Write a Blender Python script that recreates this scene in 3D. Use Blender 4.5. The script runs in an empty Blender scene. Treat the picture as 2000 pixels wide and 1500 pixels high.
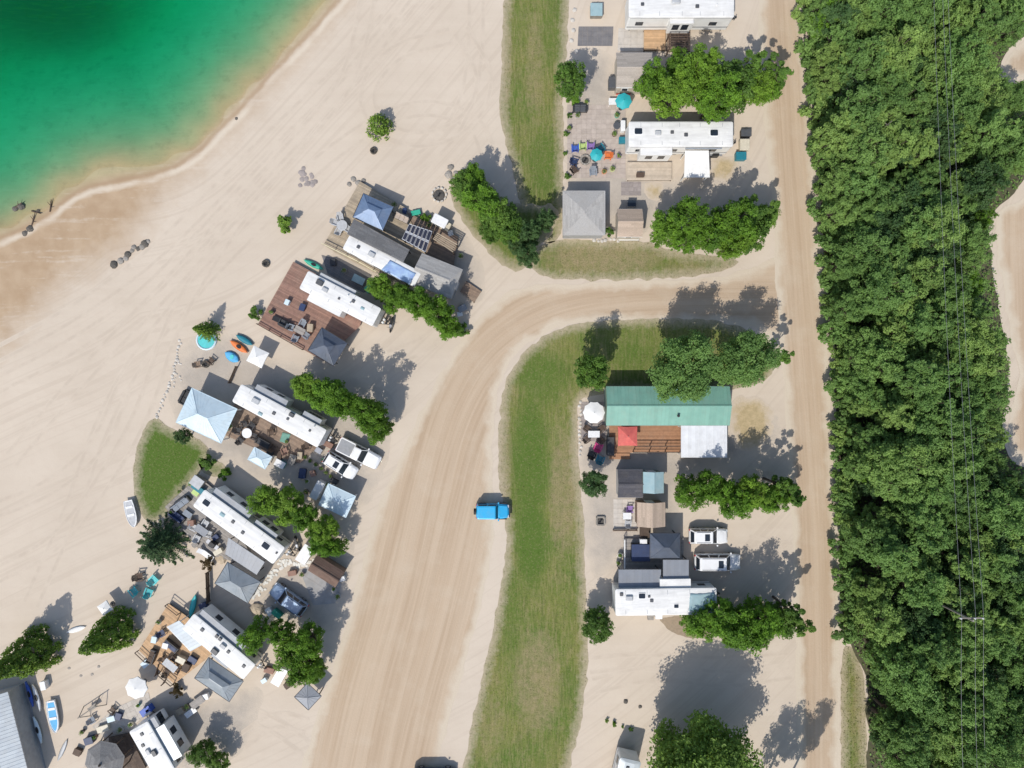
import bpy, math, random
import numpy as np
from mathutils import Vector, noise as mnoise

# ------------------------------------------------------------------ camera, sky, sun, exposure
sc = bpy.context.scene
COL = sc.collection
S = 16.0                      # photograph pixels per metre on the ground
H = 84.4                      # camera height above the ground, metres
cam_d = bpy.data.cameras.new('camera')
cam = bpy.data.objects.new('camera', cam_d); COL.objects.link(cam)
cam.location = (0, 0, H); cam.rotation_euler = (0, 0, 0)
cam_d.sensor_width = 36; cam_d.lens = 36*H/125.0; cam_d.clip_end = 2000
sc.camera = cam

SUN_EL = math.radians(51); SUN_H = Vector((0.44, 0.898, 0)).normalized()   # where shadows fall
world = bpy.data.worlds.new('World'); sc.world = world; world.use_nodes = True
wn = world.node_tree.nodes; wl = world.node_tree.links
sky = wn.new('ShaderNodeTexSky'); sky.sky_type = 'NISHITA'; sky.sun_disc = False
sky.sun_elevation = SUN_EL; sky.sun_rotation = math.atan2(-SUN_H.x, -SUN_H.y)
sky.air_density = 1.0; sky.dust_density = 1.2; sky.ozone_density = 1.0
wn['Background'].inputs['Strength'].default_value = 0.15
wl.new(sky.outputs['Color'], wn['Background'].inputs['Color'])
sun_d = bpy.data.lights.new('sun', 'SUN'); sun_d.energy = 3.75; sun_d.angle = math.radians(0.5); sun_d.color = (1, 0.955, 0.88)
sun = bpy.data.objects.new('sun', sun_d); COL.objects.link(sun); sun.location = (-30, -60, 90)
ld = SUN_H*math.cos(SUN_EL) + Vector((0, 0, -math.sin(SUN_EL)))
sun.rotation_euler = ld.to_track_quat('-Z', 'Y').to_euler()
sc.view_settings.view_transform = 'Standard'; sc.view_settings.look = 'None'
sc.view_settings.exposure = 0.0; sc.view_settings.gamma = 1.0; sc.view_settings.use_curve_mapping = False

# ------------------------------------------------------------------ helpers
def W(px, py, z=0.0):
    """photograph pixel -> world point at height z"""
    k = (H - z)/H
    return Vector(((px - 1000)/S*k, (750 - py)/S*k, z))
def G(px, py, z=0.0, zg=0.0):
    p = W(px, py, z); return Vector((p.x, p.y, zg))
def ang(dx, dy): return math.atan2(-dy, dx)
R = random.Random(7)

def tag(o, label=None, cat=None, group=None, kind=None):
    if label: o['label'] = label
    if cat: o['category'] = cat
    if group: o['group'] = group
    if kind: o['kind'] = kind
    return o
def thing(name, label, cat, loc=(0, 0, 0), rz=0.0, group=None):
    o = bpy.data.objects.new(name, None); COL.objects.link(o)
    o.empty_display_size = 0.3
    o.location = loc; o.rotation_euler = (0, 0, rz)
    return tag(o, label, cat, group)
def kids(o): return KIDS.get(o.name, [])
KIDS = {}
def dup(root, loc, rz=0.0, scale=1.0, label=None, group=None):
    r = root.copy(); COL.objects.link(r)
    r.location = loc; r.rotation_euler = (0, 0, rz)
    r.scale = (scale,)*3 if not isinstance(scale, tuple) else scale
    if label: r['label'] = label
    if group: r['group'] = group
    KIDS[r.name] = []
    for ch in kids(root):
        c = ch.copy(); COL.objects.link(c); c.parent = r; KIDS[r.name].append(c); KIDS[c.name] = []
        for g in kids(ch):
            d = g.copy(); COL.objects.link(d); d.parent = c; KIDS[c.name].append(d)
    return r
def link_mesh(name, me, parent=None, loc=None, rz=0.0):
    o = bpy.data.objects.new(name, me); COL.objects.link(o)
    if parent is not None:
        o.parent = parent; KIDS.setdefault(parent.name, []).append(o)
    if loc is not None: o.location = loc
    if rz: o.rotation_euler = (0, 0, rz)
    return o

class MB:
    def __init__(s): s.v = []; s.f = []; s.t = []
    def add(s, vs, fs, tint=None):
        n = len(s.v); s.v += [tuple(v) for v in vs]; s.f += [tuple(i + n for i in f) for f in fs]
        s.t += [(R.random() if tint is None else tint)]*len(fs); return s
    def box(s, x0, x1, y0, y1, z0, z1, rz=0, c=None, tint=None):
        vs = [(x, y, z) for z in (z0, z1) for (x, y) in ((x0, y0), (x1, y0), (x1, y1), (x0, y1))]
        if rz:
            cx, cy = c or ((x0 + x1)/2, (y0 + y1)/2); ca, sa = math.cos(rz), math.sin(rz)
            vs = [(cx + (x - cx)*ca - (y - cy)*sa, cy + (x - cx)*sa + (y - cy)*ca, z) for x, y, z in vs]
        return s.add(vs, [(3, 2, 1, 0), (4, 5, 6, 7), (0, 1, 5, 4), (1, 2, 6, 5), (2, 3, 7, 6), (3, 0, 4, 7)], tint)
    def hexa(s, b, t, tint=None):
        return s.add(list(b) + list(t), [(3, 2, 1, 0), (4, 5, 6, 7), (0, 1, 5, 4), (1, 2, 6, 5), (2, 3, 7, 6), (3, 0, 4, 7)], tint)
    def prism(s, pts, z0, z1, tint=None):
        n = len(pts)
        vs = [(p[0], p[1], z0) for p in pts] + [(p[0], p[1], z1) for p in pts]
        fs = [tuple(range(n - 1, -1, -1)), tuple(range(n, 2*n))] + [(i, (i + 1) % n, n + (i + 1) % n, n + i) for i in range(n)]
        return s.add(vs, fs, tint)
    def loft(s, rings, cap=True, tint=None):
        n = len(rings[0]); vs = [p for r in rings for p in r]; fs = []
        for k in range(len(rings) - 1):
            for i in range(n):
                j = (i + 1) % n; fs.append((k*n + i, k*n + j, (k + 1)*n + j, (k + 1)*n + i))
        if cap:
            fs.append(tuple(range(n - 1, -1, -1))); fs.append(tuple((len(rings) - 1)*n + i for i in range(n)))
        return s.add(vs, fs, tint)
    def tube(s, p, q, r0, r1=None, n=6, tint=None):
        r1 = r0 if r1 is None else r1; p = Vector(p); q = Vector(q); d = (q - p)
        if d.length < 1e-6: return s
        d.normalize(); a = d.orthogonal().normalized(); b = d.cross(a)
        return s.loft([[p + (a*math.cos(t) + b*math.sin(t))*r0 for t in [2*math.pi*i/n for i in range(n)]],
                       [q + (a*math.cos(t) + b*math.sin(t))*r1 for t in [2*math.pi*i/n for i in range(n)]]], True, tint)
    def lathe(s, prof, n=12, c=(0, 0), tint=None, rot=0):
        return s.loft([[(c[0] + r*math.cos(2*math.pi*i/n + rot), c[1] + r*math.sin(2*math.pi*i/n + rot), z) for i in range(n)] for r, z in prof], True, tint)
    def rbox(s, x0, x1, y0, y1, z0, z1, r=0.1, n=3, tint=None):
        pts = rrect(x0, x1, y0, y1, r, n); ins = rrect(x0 + r*.4, x1 - r*.4, y0 + r*.4, y1 - r*.4, r*.6, n)
        h = min(r*.4, (z1 - z0)*.45)
        return s.loft([[(x, y, z0) for x, y in pts], [(x, y, z1 - h) for x, y in pts], [(x, y, z1) for x, y in ins]], True, tint)
    def mesh(s, name, mat, smooth=False):
        me = bpy.data.meshes.new(name); me.from_pydata(s.v, [], s.f)
        a = me.attributes.new('tint', 'FLOAT', 'FACE'); a.data.foreach_set('value', np.array(s.t[:len(me.polygons)], dtype=np.float32))
        if smooth: me.polygons.foreach_set('use_smooth', [True]*len(me.polygons))
        me.materials.append(M(mat)); me.update(); return me
    def build(s, name, mat, parent=None, smooth=False, loc=None, rz=0.0):
        return link_mesh(name, s.mesh(name, mat, smooth), parent, loc, rz)
def rrect(x0, x1, y0, y1, r, n=3):
    out = []
    for cx, cy, a0 in ((x1 - r, y0 + r, -90), (x1 - r, y1 - r, 0), (x0 + r, y1 - r, 90), (x0 + r, y0 + r, 180)):
        for i in range(n + 1):
            a = math.radians(a0 + 90*i/n); out.append((cx + r*math.cos(a), cy + r*math.sin(a)))
    return out

# ------------------------------------------------------------------ materials
MATS = {}; MDEF = {}
def M(n):
    if n not in MATS: MATS[n] = MDEF[n](n)
    return MATS[n]
class NT:
    def __init__(s, name):
        s.m = bpy.data.materials.new(name); s.m.use_nodes = True; s.n = s.m.node_tree.nodes; s.l = s.m.node_tree.links
        s.b = s.n['Principled BSDF']; s.out = s.n['Material Output']
    def set(s, inp, v):
        if isinstance(v, bpy.types.NodeSocket): s.l.new(v, inp)
        else: inp.default_value = v
    def node(s, t, **kw):
        x = s.n.new(t)
        for k, v in kw.items(): setattr(x, k, v)
        return x
    def coord(s, which='Object'): return s.node('ShaderNodeTexCoord').outputs[which]
    def attr(s, name): return s.node('ShaderNodeAttribute', attribute_name=name)
    def map(s, vec, scale=(1, 1, 1), rot=(0, 0, 0)):
        x = s.node('ShaderNodeMapping'); s.l.new(vec, x.inputs['Vector']); x.inputs['Scale'].default_value = scale; x.inputs['Rotation'].default_value = rot
        return x.outputs[0]
    def noise(s, vec, scale, detail=3, rough=0.55, dist=0.0):
        x = s.node('ShaderNodeTexNoise'); s.l.new(vec, x.inputs['Vector']); x.inputs['Scale'].default_value = scale
        x.inputs['Detail'].default_value = detail; x.inputs['Roughness'].default_value = rough; x.inputs['Distortion'].default_value = dist
        return x.outputs['Fac']
    def math(s, op, a, b=0.5, clamp=False):
        x = s.node('ShaderNodeMath', operation=op, use_clamp=clamp); s.set(x.inputs[0], a); s.set(x.inputs[1], b); return x.outputs[0]
    def ramp(s, f, a, b):      # linear map a..b -> 0..1, clamped
        x = s.node('ShaderNodeMapRange'); s.set(x.inputs['Value'], f); x.inputs['From Min'].default_value = a; x.inputs['From Max'].default_value = b
        return x.outputs[0]
    def mix(s, f, a, b, blend='MIX'):
        x = s.node('ShaderNodeMix', data_type='RGBA', blend_type=blend, clamp_factor=True)
        s.set(x.inputs[0], f)
        for i, v in ((6, a), (7, b)):
            s.set(x.inputs[i], v if isinstance(v, bpy.types.NodeSocket) else (*v[:3], 1))
        return x.outputs[2]
    def comb(s, x, y, z=0.0):
        c = s.node('ShaderNodeCombineXYZ'); s.set(c.inputs[0], x); s.set(c.inputs[1], y); s.set(c.inputs[2], z); return c.outputs[0]
    def bump(s, h, strength=0.3, dist=0.05):
        x = s.node('ShaderNodeBump'); x.inputs['Strength'].default_value = strength; x.inputs['Distance'].default_value = dist
        s.l.new(h, x.inputs['Height']); s.l.new(x.outputs[0], s.b.inputs['Normal'])
    def done(s, col=None, rough=0.8, metal=0.0, spec=None):
        if col is not None: s.set(s.b.inputs['Base Color'], col if isinstance(col, bpy.types.NodeSocket) else (*col, 1))
        s.set(s.b.inputs['Roughness'], rough); s.b.inputs['Metallic'].default_value = metal
        if spec is not None: s.b.inputs['Specular IOR Level'].default_value = spec
        return s.m
def plain(name, c1, c2=None, scale=3.0, rough=0.6, metal=0.0, bump=0.0, tintamt=0.0, stretch=(1, 1, 1), dirt=0.25, dirtcol=(0.30, 0.25, 0.19), spec=None):
    """painted / solid surface: two-tone noise, blotchy dirt, per-piece tint"""
    def mk(n):
        t = NT(n); co = t.map(t.coord(), stretch)
        d = c2 or tuple(x*0.82 for x in c1)
        col = t.mix(t.ramp(t.noise(co, scale, 4), 0.35, 0.68), c1, d)
        if dirt: col = t.mix(t.math('MULTIPLY', t.ramp(t.noise(t.coord(), 0.9, 5, 0.65), 0.48, 0.8), dirt), col, dirtcol)
        if tintamt:
            a = t.attr('tint').outputs['Fac']; k = t.math('MULTIPLY_ADD', a, tintamt); t.n[-1].inputs[2].default_value = 1 - tintamt/2
            x = t.node('ShaderNodeMix', data_type='RGBA', blend_type='MULTIPLY'); x.inputs[0].default_value = 1; t.l.new(col, x.inputs[6])
            cc = t.comb(k, k, k); t.l.new(cc, x.inputs[7]); col = x.outputs[2]
        if bump: t.bump(t.noise(co, scale*6, 3), bump, 0.02)
        return t.done(col, rough, metal, spec)
    MDEF[name] = mk
def wood(name, c1, c2, tintamt=0.35): plain(name, c1, c2, 2.5, 0.75, 0, 0.25, tintamt, (1, 1, 1), 0.3)
plain('white_roof', (0.78, 0.77, 0.74), (0.66, 0.65, 0.63), 1.6, 0.55, stretch=(0.35, 2.2, 1), dirt=0.5, dirtcol=(0.48, 0.47, 0.44))
plain('white_wall', (0.78, 0.78, 0.76), (0.70, 0.70, 0.68), 1.0, 0.4, dirt=0.15)
plain('white_plastic', (0.80, 0.80, 0.79), (0.70, 0.70, 0.70), 4, 0.4, dirt=0.2)
plain('cream', (0.66, 0.60, 0.47), None, 3, 0.5)
plain('grey_trim', (0.30, 0.31, 0.33), None, 3, 0.5)
plain('light_grey', (0.48, 0.49, 0.50), None, 3, 0.5)
plain('slide_grey', (0.36, 0.38, 0.40), (0.28, 0.30, 0.33), 2, 0.5, dirt=0.35)
plain('dark_grey', (0.085, 0.09, 0.10), None, 3, 0.5)
plain('charcoal', (0.035, 0.036, 0.04), None, 4, 0.55)
plain('black', (0.015, 0.015, 0.017), None, 4, 0.45, dirt=0.1)
plain('rubber', (0.02, 0.02, 0.021), None, 6, 0.85)
plain('steel', (0.45, 0.46, 0.48), None, 3, 0.35, 0.9)
plain('galv', (0.50, 0.52, 0.55), (0.42, 0.44, 0.47), 2, 0.4, 0.6)
plain('slate_metal', (0.115, 0.135, 0.175), (0.095, 0.11, 0.14), 1.5, 0.38, 0.25, dirt=0.2)
plain('steel_blue', (0.17, 0.24, 0.36), (0.14, 0.20, 0.31), 1.5, 0.4, 0.2, dirt=0.2)
plain('pale_blue', (0.60, 0.71, 0.76), (0.54, 0.66, 0.72), 1.2, 0.5, 0.0, dirt=0.25)
plain('grey_canopy', (0.30, 0.33, 0.35), (0.24, 0.27, 0.29), 1.2, 0.45, 0.15, dirt=0.25)
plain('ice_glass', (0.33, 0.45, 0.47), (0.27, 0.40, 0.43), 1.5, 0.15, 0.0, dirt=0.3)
plain('green_metal', (0.20, 0.39, 0.315), (0.17, 0.345, 0.28), 1.0, 0.4, 0.0, tintamt=0.12, dirt=0.2)
plain('white_metal', (0.74, 0.75, 0.76), (0.66, 0.67, 0.68), 1.2, 0.4, 0.15, tintamt=0.08, dirt=0.25)
plain('pale_metal', (0.52, 0.56, 0.58), (0.46, 0.50, 0.53), 1.2, 0.4, 0.2, tintamt=0.1, dirt=0.25)
plain('shingle_grey', (0.22, 0.215, 0.21), (0.15, 0.148, 0.148), 9, 0.9, bump=0.5, tintamt=0.3)
plain('shingle_pale', (0.42, 0.405, 0.385), (0.34, 0.33, 0.315), 9, 0.9, bump=0.5, tintamt=0.22)
plain('shingle_tan', (0.46, 0.36, 0.28), (0.37, 0.29, 0.225), 9, 0.9, bump=0.5, tintamt=0.22)
plain('shingle_taupe', (0.42, 0.37, 0.32), (0.34, 0.30, 0.26), 9, 0.9, bump=0.5, tintamt=0.22)
plain('shingle_brown', (0.17, 0.105, 0.08), (0.12, 0.08, 0.062), 9, 0.9, bump=0.5, tintamt=0.25)
plain('shingle_dark', (0.085, 0.083, 0.095), (0.06, 0.06, 0.07), 9, 0.9, bump=0.5, tintamt=0.25)
wood('deck_red', (0.29, 0.165, 0.12), (0.23, 0.13, 0.10))
wood('deck_orange', (0.56, 0.365, 0.205), (0.47, 0.30, 0.165), 0.3)
wood('deck_rust', (0.42, 0.215, 0.115), (0.33, 0.17, 0.09))
wood('deck_tan', (0.42, 0.34, 0.24), (0.33, 0.27, 0.20))
wood('deck_brown', (0.27, 0.19, 0.135), (0.21, 0.15, 0.11))
wood('deck_grey', (0.33, 0.30, 0.27), (0.26, 0.24, 0.22))
wood('deck_pale', (0.56, 0.47, 0.37), (0.48, 0.40, 0.31), 0.2)
wood('wood_dark', (0.10, 0.065, 0.045), (0.07, 0.045, 0.032))
wood('wood_cream', (0.66, 0.60, 0.40), (0.56, 0.51, 0.34))
wood('wood_weathered', (0.27, 0.245, 0.21), (0.20, 0.18, 0.155))
plain('siding_tan', (0.48, 0.43, 0.36), None, 2, 0.6)
plain('siding_grey', (0.36, 0.36, 0.36), None, 2, 0.6)
plain('siding_green', (0.20, 0.27, 0.22), None, 2, 0.6)
plain('siding_brown', (0.22, 0.15, 0.11), None, 2, 0.6)
plain('rock', (0.34, 0.31, 0.27), (0.22, 0.20, 0.18), 5, 0.9, bump=0.6, tintamt=0.3)
plain('rock_dark', (0.13, 0.115, 0.095), (0.085, 0.078, 0.07), 5, 0.9, bump=0.6, tintamt=0.3)
plain('rock_pale', (0.58, 0.54, 0.48), (0.45, 0.42, 0.38), 5, 0.9, bump=0.6, tintamt=0.25)
plain('stone_mauve', (0.33, 0.285, 0.265), (0.27, 0.235, 0.22), 5, 0.9, bump=0.5, tintamt=0.25)
plain('slab_white', (0.70, 0.68, 0.62), (0.60, 0.58, 0.53), 4, 0.85, bump=0.3, tintamt=0.2)
plain('concrete', (0.36, 0.35, 0.34), (0.29, 0.285, 0.28), 1.3, 0.9, bump=0.2, dirt=0.4)
plain('concrete_dark', (0.20, 0.19, 0.19), (0.15, 0.145, 0.15), 1.3, 0.9, bump=0.2, dirt=0.3)
plain('teal', (0.03, 0.42, 0.44), (0.03, 0.36, 0.38), 3, 0.45, dirt=0.1)
plain('teal_deep', (0.02, 0.20, 0.26), None, 3, 0.45, dirt=0.1)
plain('aqua', (0.10, 0.58, 0.58), None, 3, 0.5, dirt=0.1)
plain('sea_green', (0.04, 0.40, 0.27), None, 3, 0.45, dirt=0.1)
plain('cyan_fabric', (0.10, 0.42, 0.72), None, 3, 0.6, dirt=0.05)
plain('orange', (0.75, 0.20, 0.05), None, 3, 0.45, dirt=0.1)
plain('red_fabric', (0.62, 0.13, 0.105), (0.52, 0.10, 0.09), 3, 0.8, dirt=0.2, dirtcol=(0.70, 0.35, 0.25))
plain('magenta', (0.62, 0.05, 0.20), None, 3, 0.6, dirt=0.05)
plain('royal', (0.05, 0.12, 0.48), None, 3, 0.5, dirt=0.1)
plain('lime', (0.50, 0.64, 0.22), None, 3, 0.5, dirt=0.1)
plain('violet', (0.30, 0.18, 0.46), None, 3, 0.5, dirt=0.1)
plain('navy', (0.02, 0.04, 0.11), None, 3, 0.5, dirt=0.1)
plain('white_fabric', (0.80, 0.79, 0.76), (0.74, 0.73, 0.70), 3, 0.85, dirt=0.15)
plain('grey_fabric', (0.26, 0.29, 0.33), None, 3, 0.85)
plain('mat_green', (0.16, 0.33, 0.27), None, 3, 0.9)
plain('tarp_blue', (0.25, 0.36, 0.62), (0.40, 0.55, 0.72), 1.5, 0.35, bump=0.5, dirt=0.2)
plain('bark', (0.11, 0.085, 0.062), (0.07, 0.055, 0.042), 7, 0.95, bump=0.6)
plain('bark_grey', (0.30, 0.27, 0.24), (0.21, 0.19, 0.17), 7, 0.95, bump=0.6)
plain('ash', (0.05, 0.048, 0.045), (0.10, 0.095, 0.09), 8, 0.95)
plain('soil', (0.34, 0.26, 0.18), (0.27, 0.21, 0.145), 4, 0.95, bump=0.5)
plain('taillight', (0.45, 0.02, 0.02), None, 3, 0.2, dirt=0)
plain('headlight', (0.65, 0.66, 0.68), None, 3, 0.1, dirt=0)
def carpaint(name, c, metal=0.25):
    def mk(n):
        t = NT(n); col = t.mix(t.math('MULTIPLY', t.ramp(t.noise(t.coord(), 1.2, 5, 0.6), 0.45, 0.8), 0.2), c, (0.32, 0.27, 0.21))
        t.b.inputs['Coat Weight'].default_value = 0.6; t.b.inputs['Coat Roughness'].default_value = 0.08
        return t.done(col, 0.35, metal)
    MDEF[name] = mk
carpaint('paint_white', (0.80, 0.80, 0.80), 0.0); carpaint('paint_cyan', (0.02, 0.38, 0.68), 0.1)
carpaint('paint_skyblue', (0.24, 0.33, 0.46), 0.3); carpaint('paint_silver', (0.55, 0.56, 0.58), 0.4); carpaint('paint_navy', (0.03, 0.06, 0.14), 0.2)
carpaint('paint_black', (0.02, 0.02, 0.022), 0.1)
def glassm(n):
    t = NT(n); return t.done((0.02, 0.028, 0.04), 0.06, 0.0, 0.6)
MDEF['glass'] = glassm
def solarm(n):
    t = NT(n); b = t.node('ShaderNodeTexBrick'); b.offset = 0; b.inputs['Scale'].default_value = 6.0
    b.inputs['Color1'].default_value = (0.012, 0.014, 0.03, 1); b.inputs['Color2'].default_value = (0.016, 0.018, 0.035, 1); b.inputs['Mortar'].default_value = (0.05, 0.05, 0.06, 1)
    t.l.new(t.coord(), b.inputs['Vector']); return t.done(b.outputs[0], 0.12, 0, 0.6)
MDEF['solar'] = solarm
def leafm(name, dark, light, olive=None, trans=0.36):
    def mk(n):
        t = NT(n); a = t.attr('tint').outputs['Fac']
        oi = t.node('ShaderNodeObjectInfo').outputs['Random']
        col = t.mix(a, dark, light)
        if olive: col = t.mix(t.math('MULTIPLY', t.ramp(oi, 0.55, 1.0), 0.45), col, t.mix(a, tuple(x*.55 for x in olive), olive))
        v = t.node('ShaderNodeHueSaturation'); t.l.new(col, v.inputs['Color']); t.set(v.inputs['Value'], t.math('MULTIPLY_ADD', oi, 0.45)); t.n[-1].inputs[2].default_value = 0.88
        col = v.outputs[0]
        t.done(col, 0.55, 0, 0.3)
        tr = t.node('ShaderNodeBsdfTranslucent'); t.l.new(t.mix(0.5, col, (0.20, 0.30, 0.02)), tr.inputs['Color'])
        ms = t.node('ShaderNodeMixShader'); ms.inputs[0].default_value = trans
        t.l.new(t.b.outputs[0], ms.inputs[1]); t.l.new(tr.outputs[0], ms.inputs[2]); t.l.new(ms.outputs[0], t.out.inputs['Surface'])
        return t.m
    MDEF[name] = mk
leafm('leaf_willow', (0.066, 0.149, 0.018), (0.208, 0.397, 0.036), (0.233, 0.327, 0.045))
leafm('leaf_green', (0.055, 0.123, 0.023), (0.184, 0.325, 0.055), (0.218, 0.299, 0.058))
leafm('leaf_forest', (0.112, 0.212, 0.058), (0.262, 0.435, 0.118), (0.36, 0.45, 0.115), 0.42)
leafm('leaf_dark', (0.037, 0.087, 0.030), (0.124, 0.215, 0.070))
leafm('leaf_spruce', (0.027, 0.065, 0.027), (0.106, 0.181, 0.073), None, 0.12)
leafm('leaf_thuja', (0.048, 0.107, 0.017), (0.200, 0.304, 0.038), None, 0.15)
leafm('leaf_russet', (0.07, 0.04, 0.02), (0.15, 0.10, 0.045))
leafm('grass_blade', (0.095, 0.115, 0.030), (0.24, 0.215, 0.085), None, 0.2)
plain('wire', (0.22, 0.23, 0.24), None, 3, 0.6, 0.2)
# ------------------------------------------------------------------ terrain
def pw(pts): return np.array([[(x - 1000)/S, (750 - y)/S] for x, y in pts])
def smooth(poly, it=2):
    p = np.array(poly, float)
    for _ in range(it):
        q = np.roll(p, -1, axis=0); p = np.stack([0.75*p + 0.25*q, 0.25*p + 0.75*q], 1).reshape(-1, 2)
    return p
def sdf(P, poly):
    """signed distance, positive inside; P (n,2)"""
    x, y = P[:, 0], P[:, 1]; d = np.full(len(P), 1e9); ins = np.zeros(len(P), bool)
    n = len(poly)
    for i in range(n):
        a = poly[i]; b = poly[(i + 1) % n]; e = b - a; L = max(e@e, 1e-12)
        t = np.clip(((x - a[0])*e[0] + (y - a[1])*e[1])/L, 0, 1)
        d = np.minimum(d, (x - a[0] - t*e[0])**2 + (y - a[1] - t*e[1])**2)
        c = ((a[1] > y) != (b[1] > y))
        with np.errstate(divide='ignore', invalid='ignore'):
            xi = (b[0] - a[0])*(y - a[1])/(b[1] - a[1] if b[1] != a[1] else 1e-9) + a[0]
        ins ^= c & (x < xi)
    d = np.sqrt(d); return np.where(ins, d, -d)
def vnoise(P, f, seed=0.0):
    return np.array([mnoise.noise((p[0]*f + seed, p[1]*f - seed, seed*.7)) for p in P])

WATER = smooth(pw([(790, -160), (655, 0), (592, 72), (522, 145), (452, 222), (402, 275), (352, 316), (300, 336), (230, 346), (165, 362), (122, 388), (84, 420), (40, 444), (0, 460), (-120, 510), (-900, 900), (-3000, 400), (-3000, -3000), (1500, -3000)]), 2)
WET = smooth(pw([(800, -160), (672, 0), (600, 85), (530, 160), (455, 245), (395, 315), (335, 362), (300, 400), (272, 450), (238, 490), (170, 520), (105, 568), (60, 625), (0, 680), (-120, 780), (-900, 1100), (-3000, 400), (-3000, -3000), (1500, -3000)]), 2)

def ground():
    xs = np.concatenate([[-900, -500, -300, -180, -120, -90], np.arange(-78, 78.01, 0.5), [90, 120, 180, 300, 500, 900]])
    ys = np.concatenate([[-900, -500, -300, -180, -120, -80], np.arange(-62, 62.01, 0.5), [80, 120, 180, 300, 500, 900]])
    X, Y = np.meshgrid(xs, ys); P = np.stack([X.ravel(), Y.ravel()], 1)
    d = sdf(P, WATER); wet = sdf(P, WET)
    near = np.abs(d) < 12
    nz = np.zeros(len(P)); nz[near] = vnoise(P[near], 0.35, 3.1)*0.9 + vnoise(P[near], 0.11, 5.0)*1.2
    dd = d + nz*np.clip(1 - np.abs(d)/12, 0, 1)
    depth = np.interp(dd, [-3, 0, 1, 2, 4, 7, 11, 16, 22, 27, 31, 38, 60, 200], [0, 0.0, .06, 0.15, 0.42, 0.88, 1.5, 2.2, 3.0, 3.6, 4.4, 6.0, 8.5, 12])
    hole = ((X.ravel()*S + 1000 - 60)/330)**2 + ((750 - Y.ravel()*S + 70)/190)**2
    depth = depth + np.where(d > 0, 3.5*np.exp(-hole*2.2), 0)
    Z = -depth + np.interp(d, [-6, -2.2, -0.6, 0.0], [0, 0.0, 0.05, 0.0])*(d < 0.5)
    nx, ny = len(xs), len(ys); idx = np.arange(nx*ny).reshape(ny, nx)
    F = np.stack([idx[:-1, :-1], idx[:-1, 1:], idx[1:, 1:], idx[1:, :-1]], -1).reshape(-1, 4)
    me = bpy.data.meshes.new('sandy_ground'); me.from_pydata(np.column_stack([P, Z]).tolist(), [], F.tolist())
    for nm, val in (('shore', d), ('wet', wet), ('depth', depth)):
        a = me.attributes.new(nm, 'FLOAT', 'POINT'); a.data.foreach_set('value', val.astype(np.float32))
    me.polygons.foreach_set('use_smooth', [True]*len(me.polygons))
    me.materials.append(M('sand')); o = link_mesh('sandy_ground', me); o['kind'] = 'structure'; return o
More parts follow.
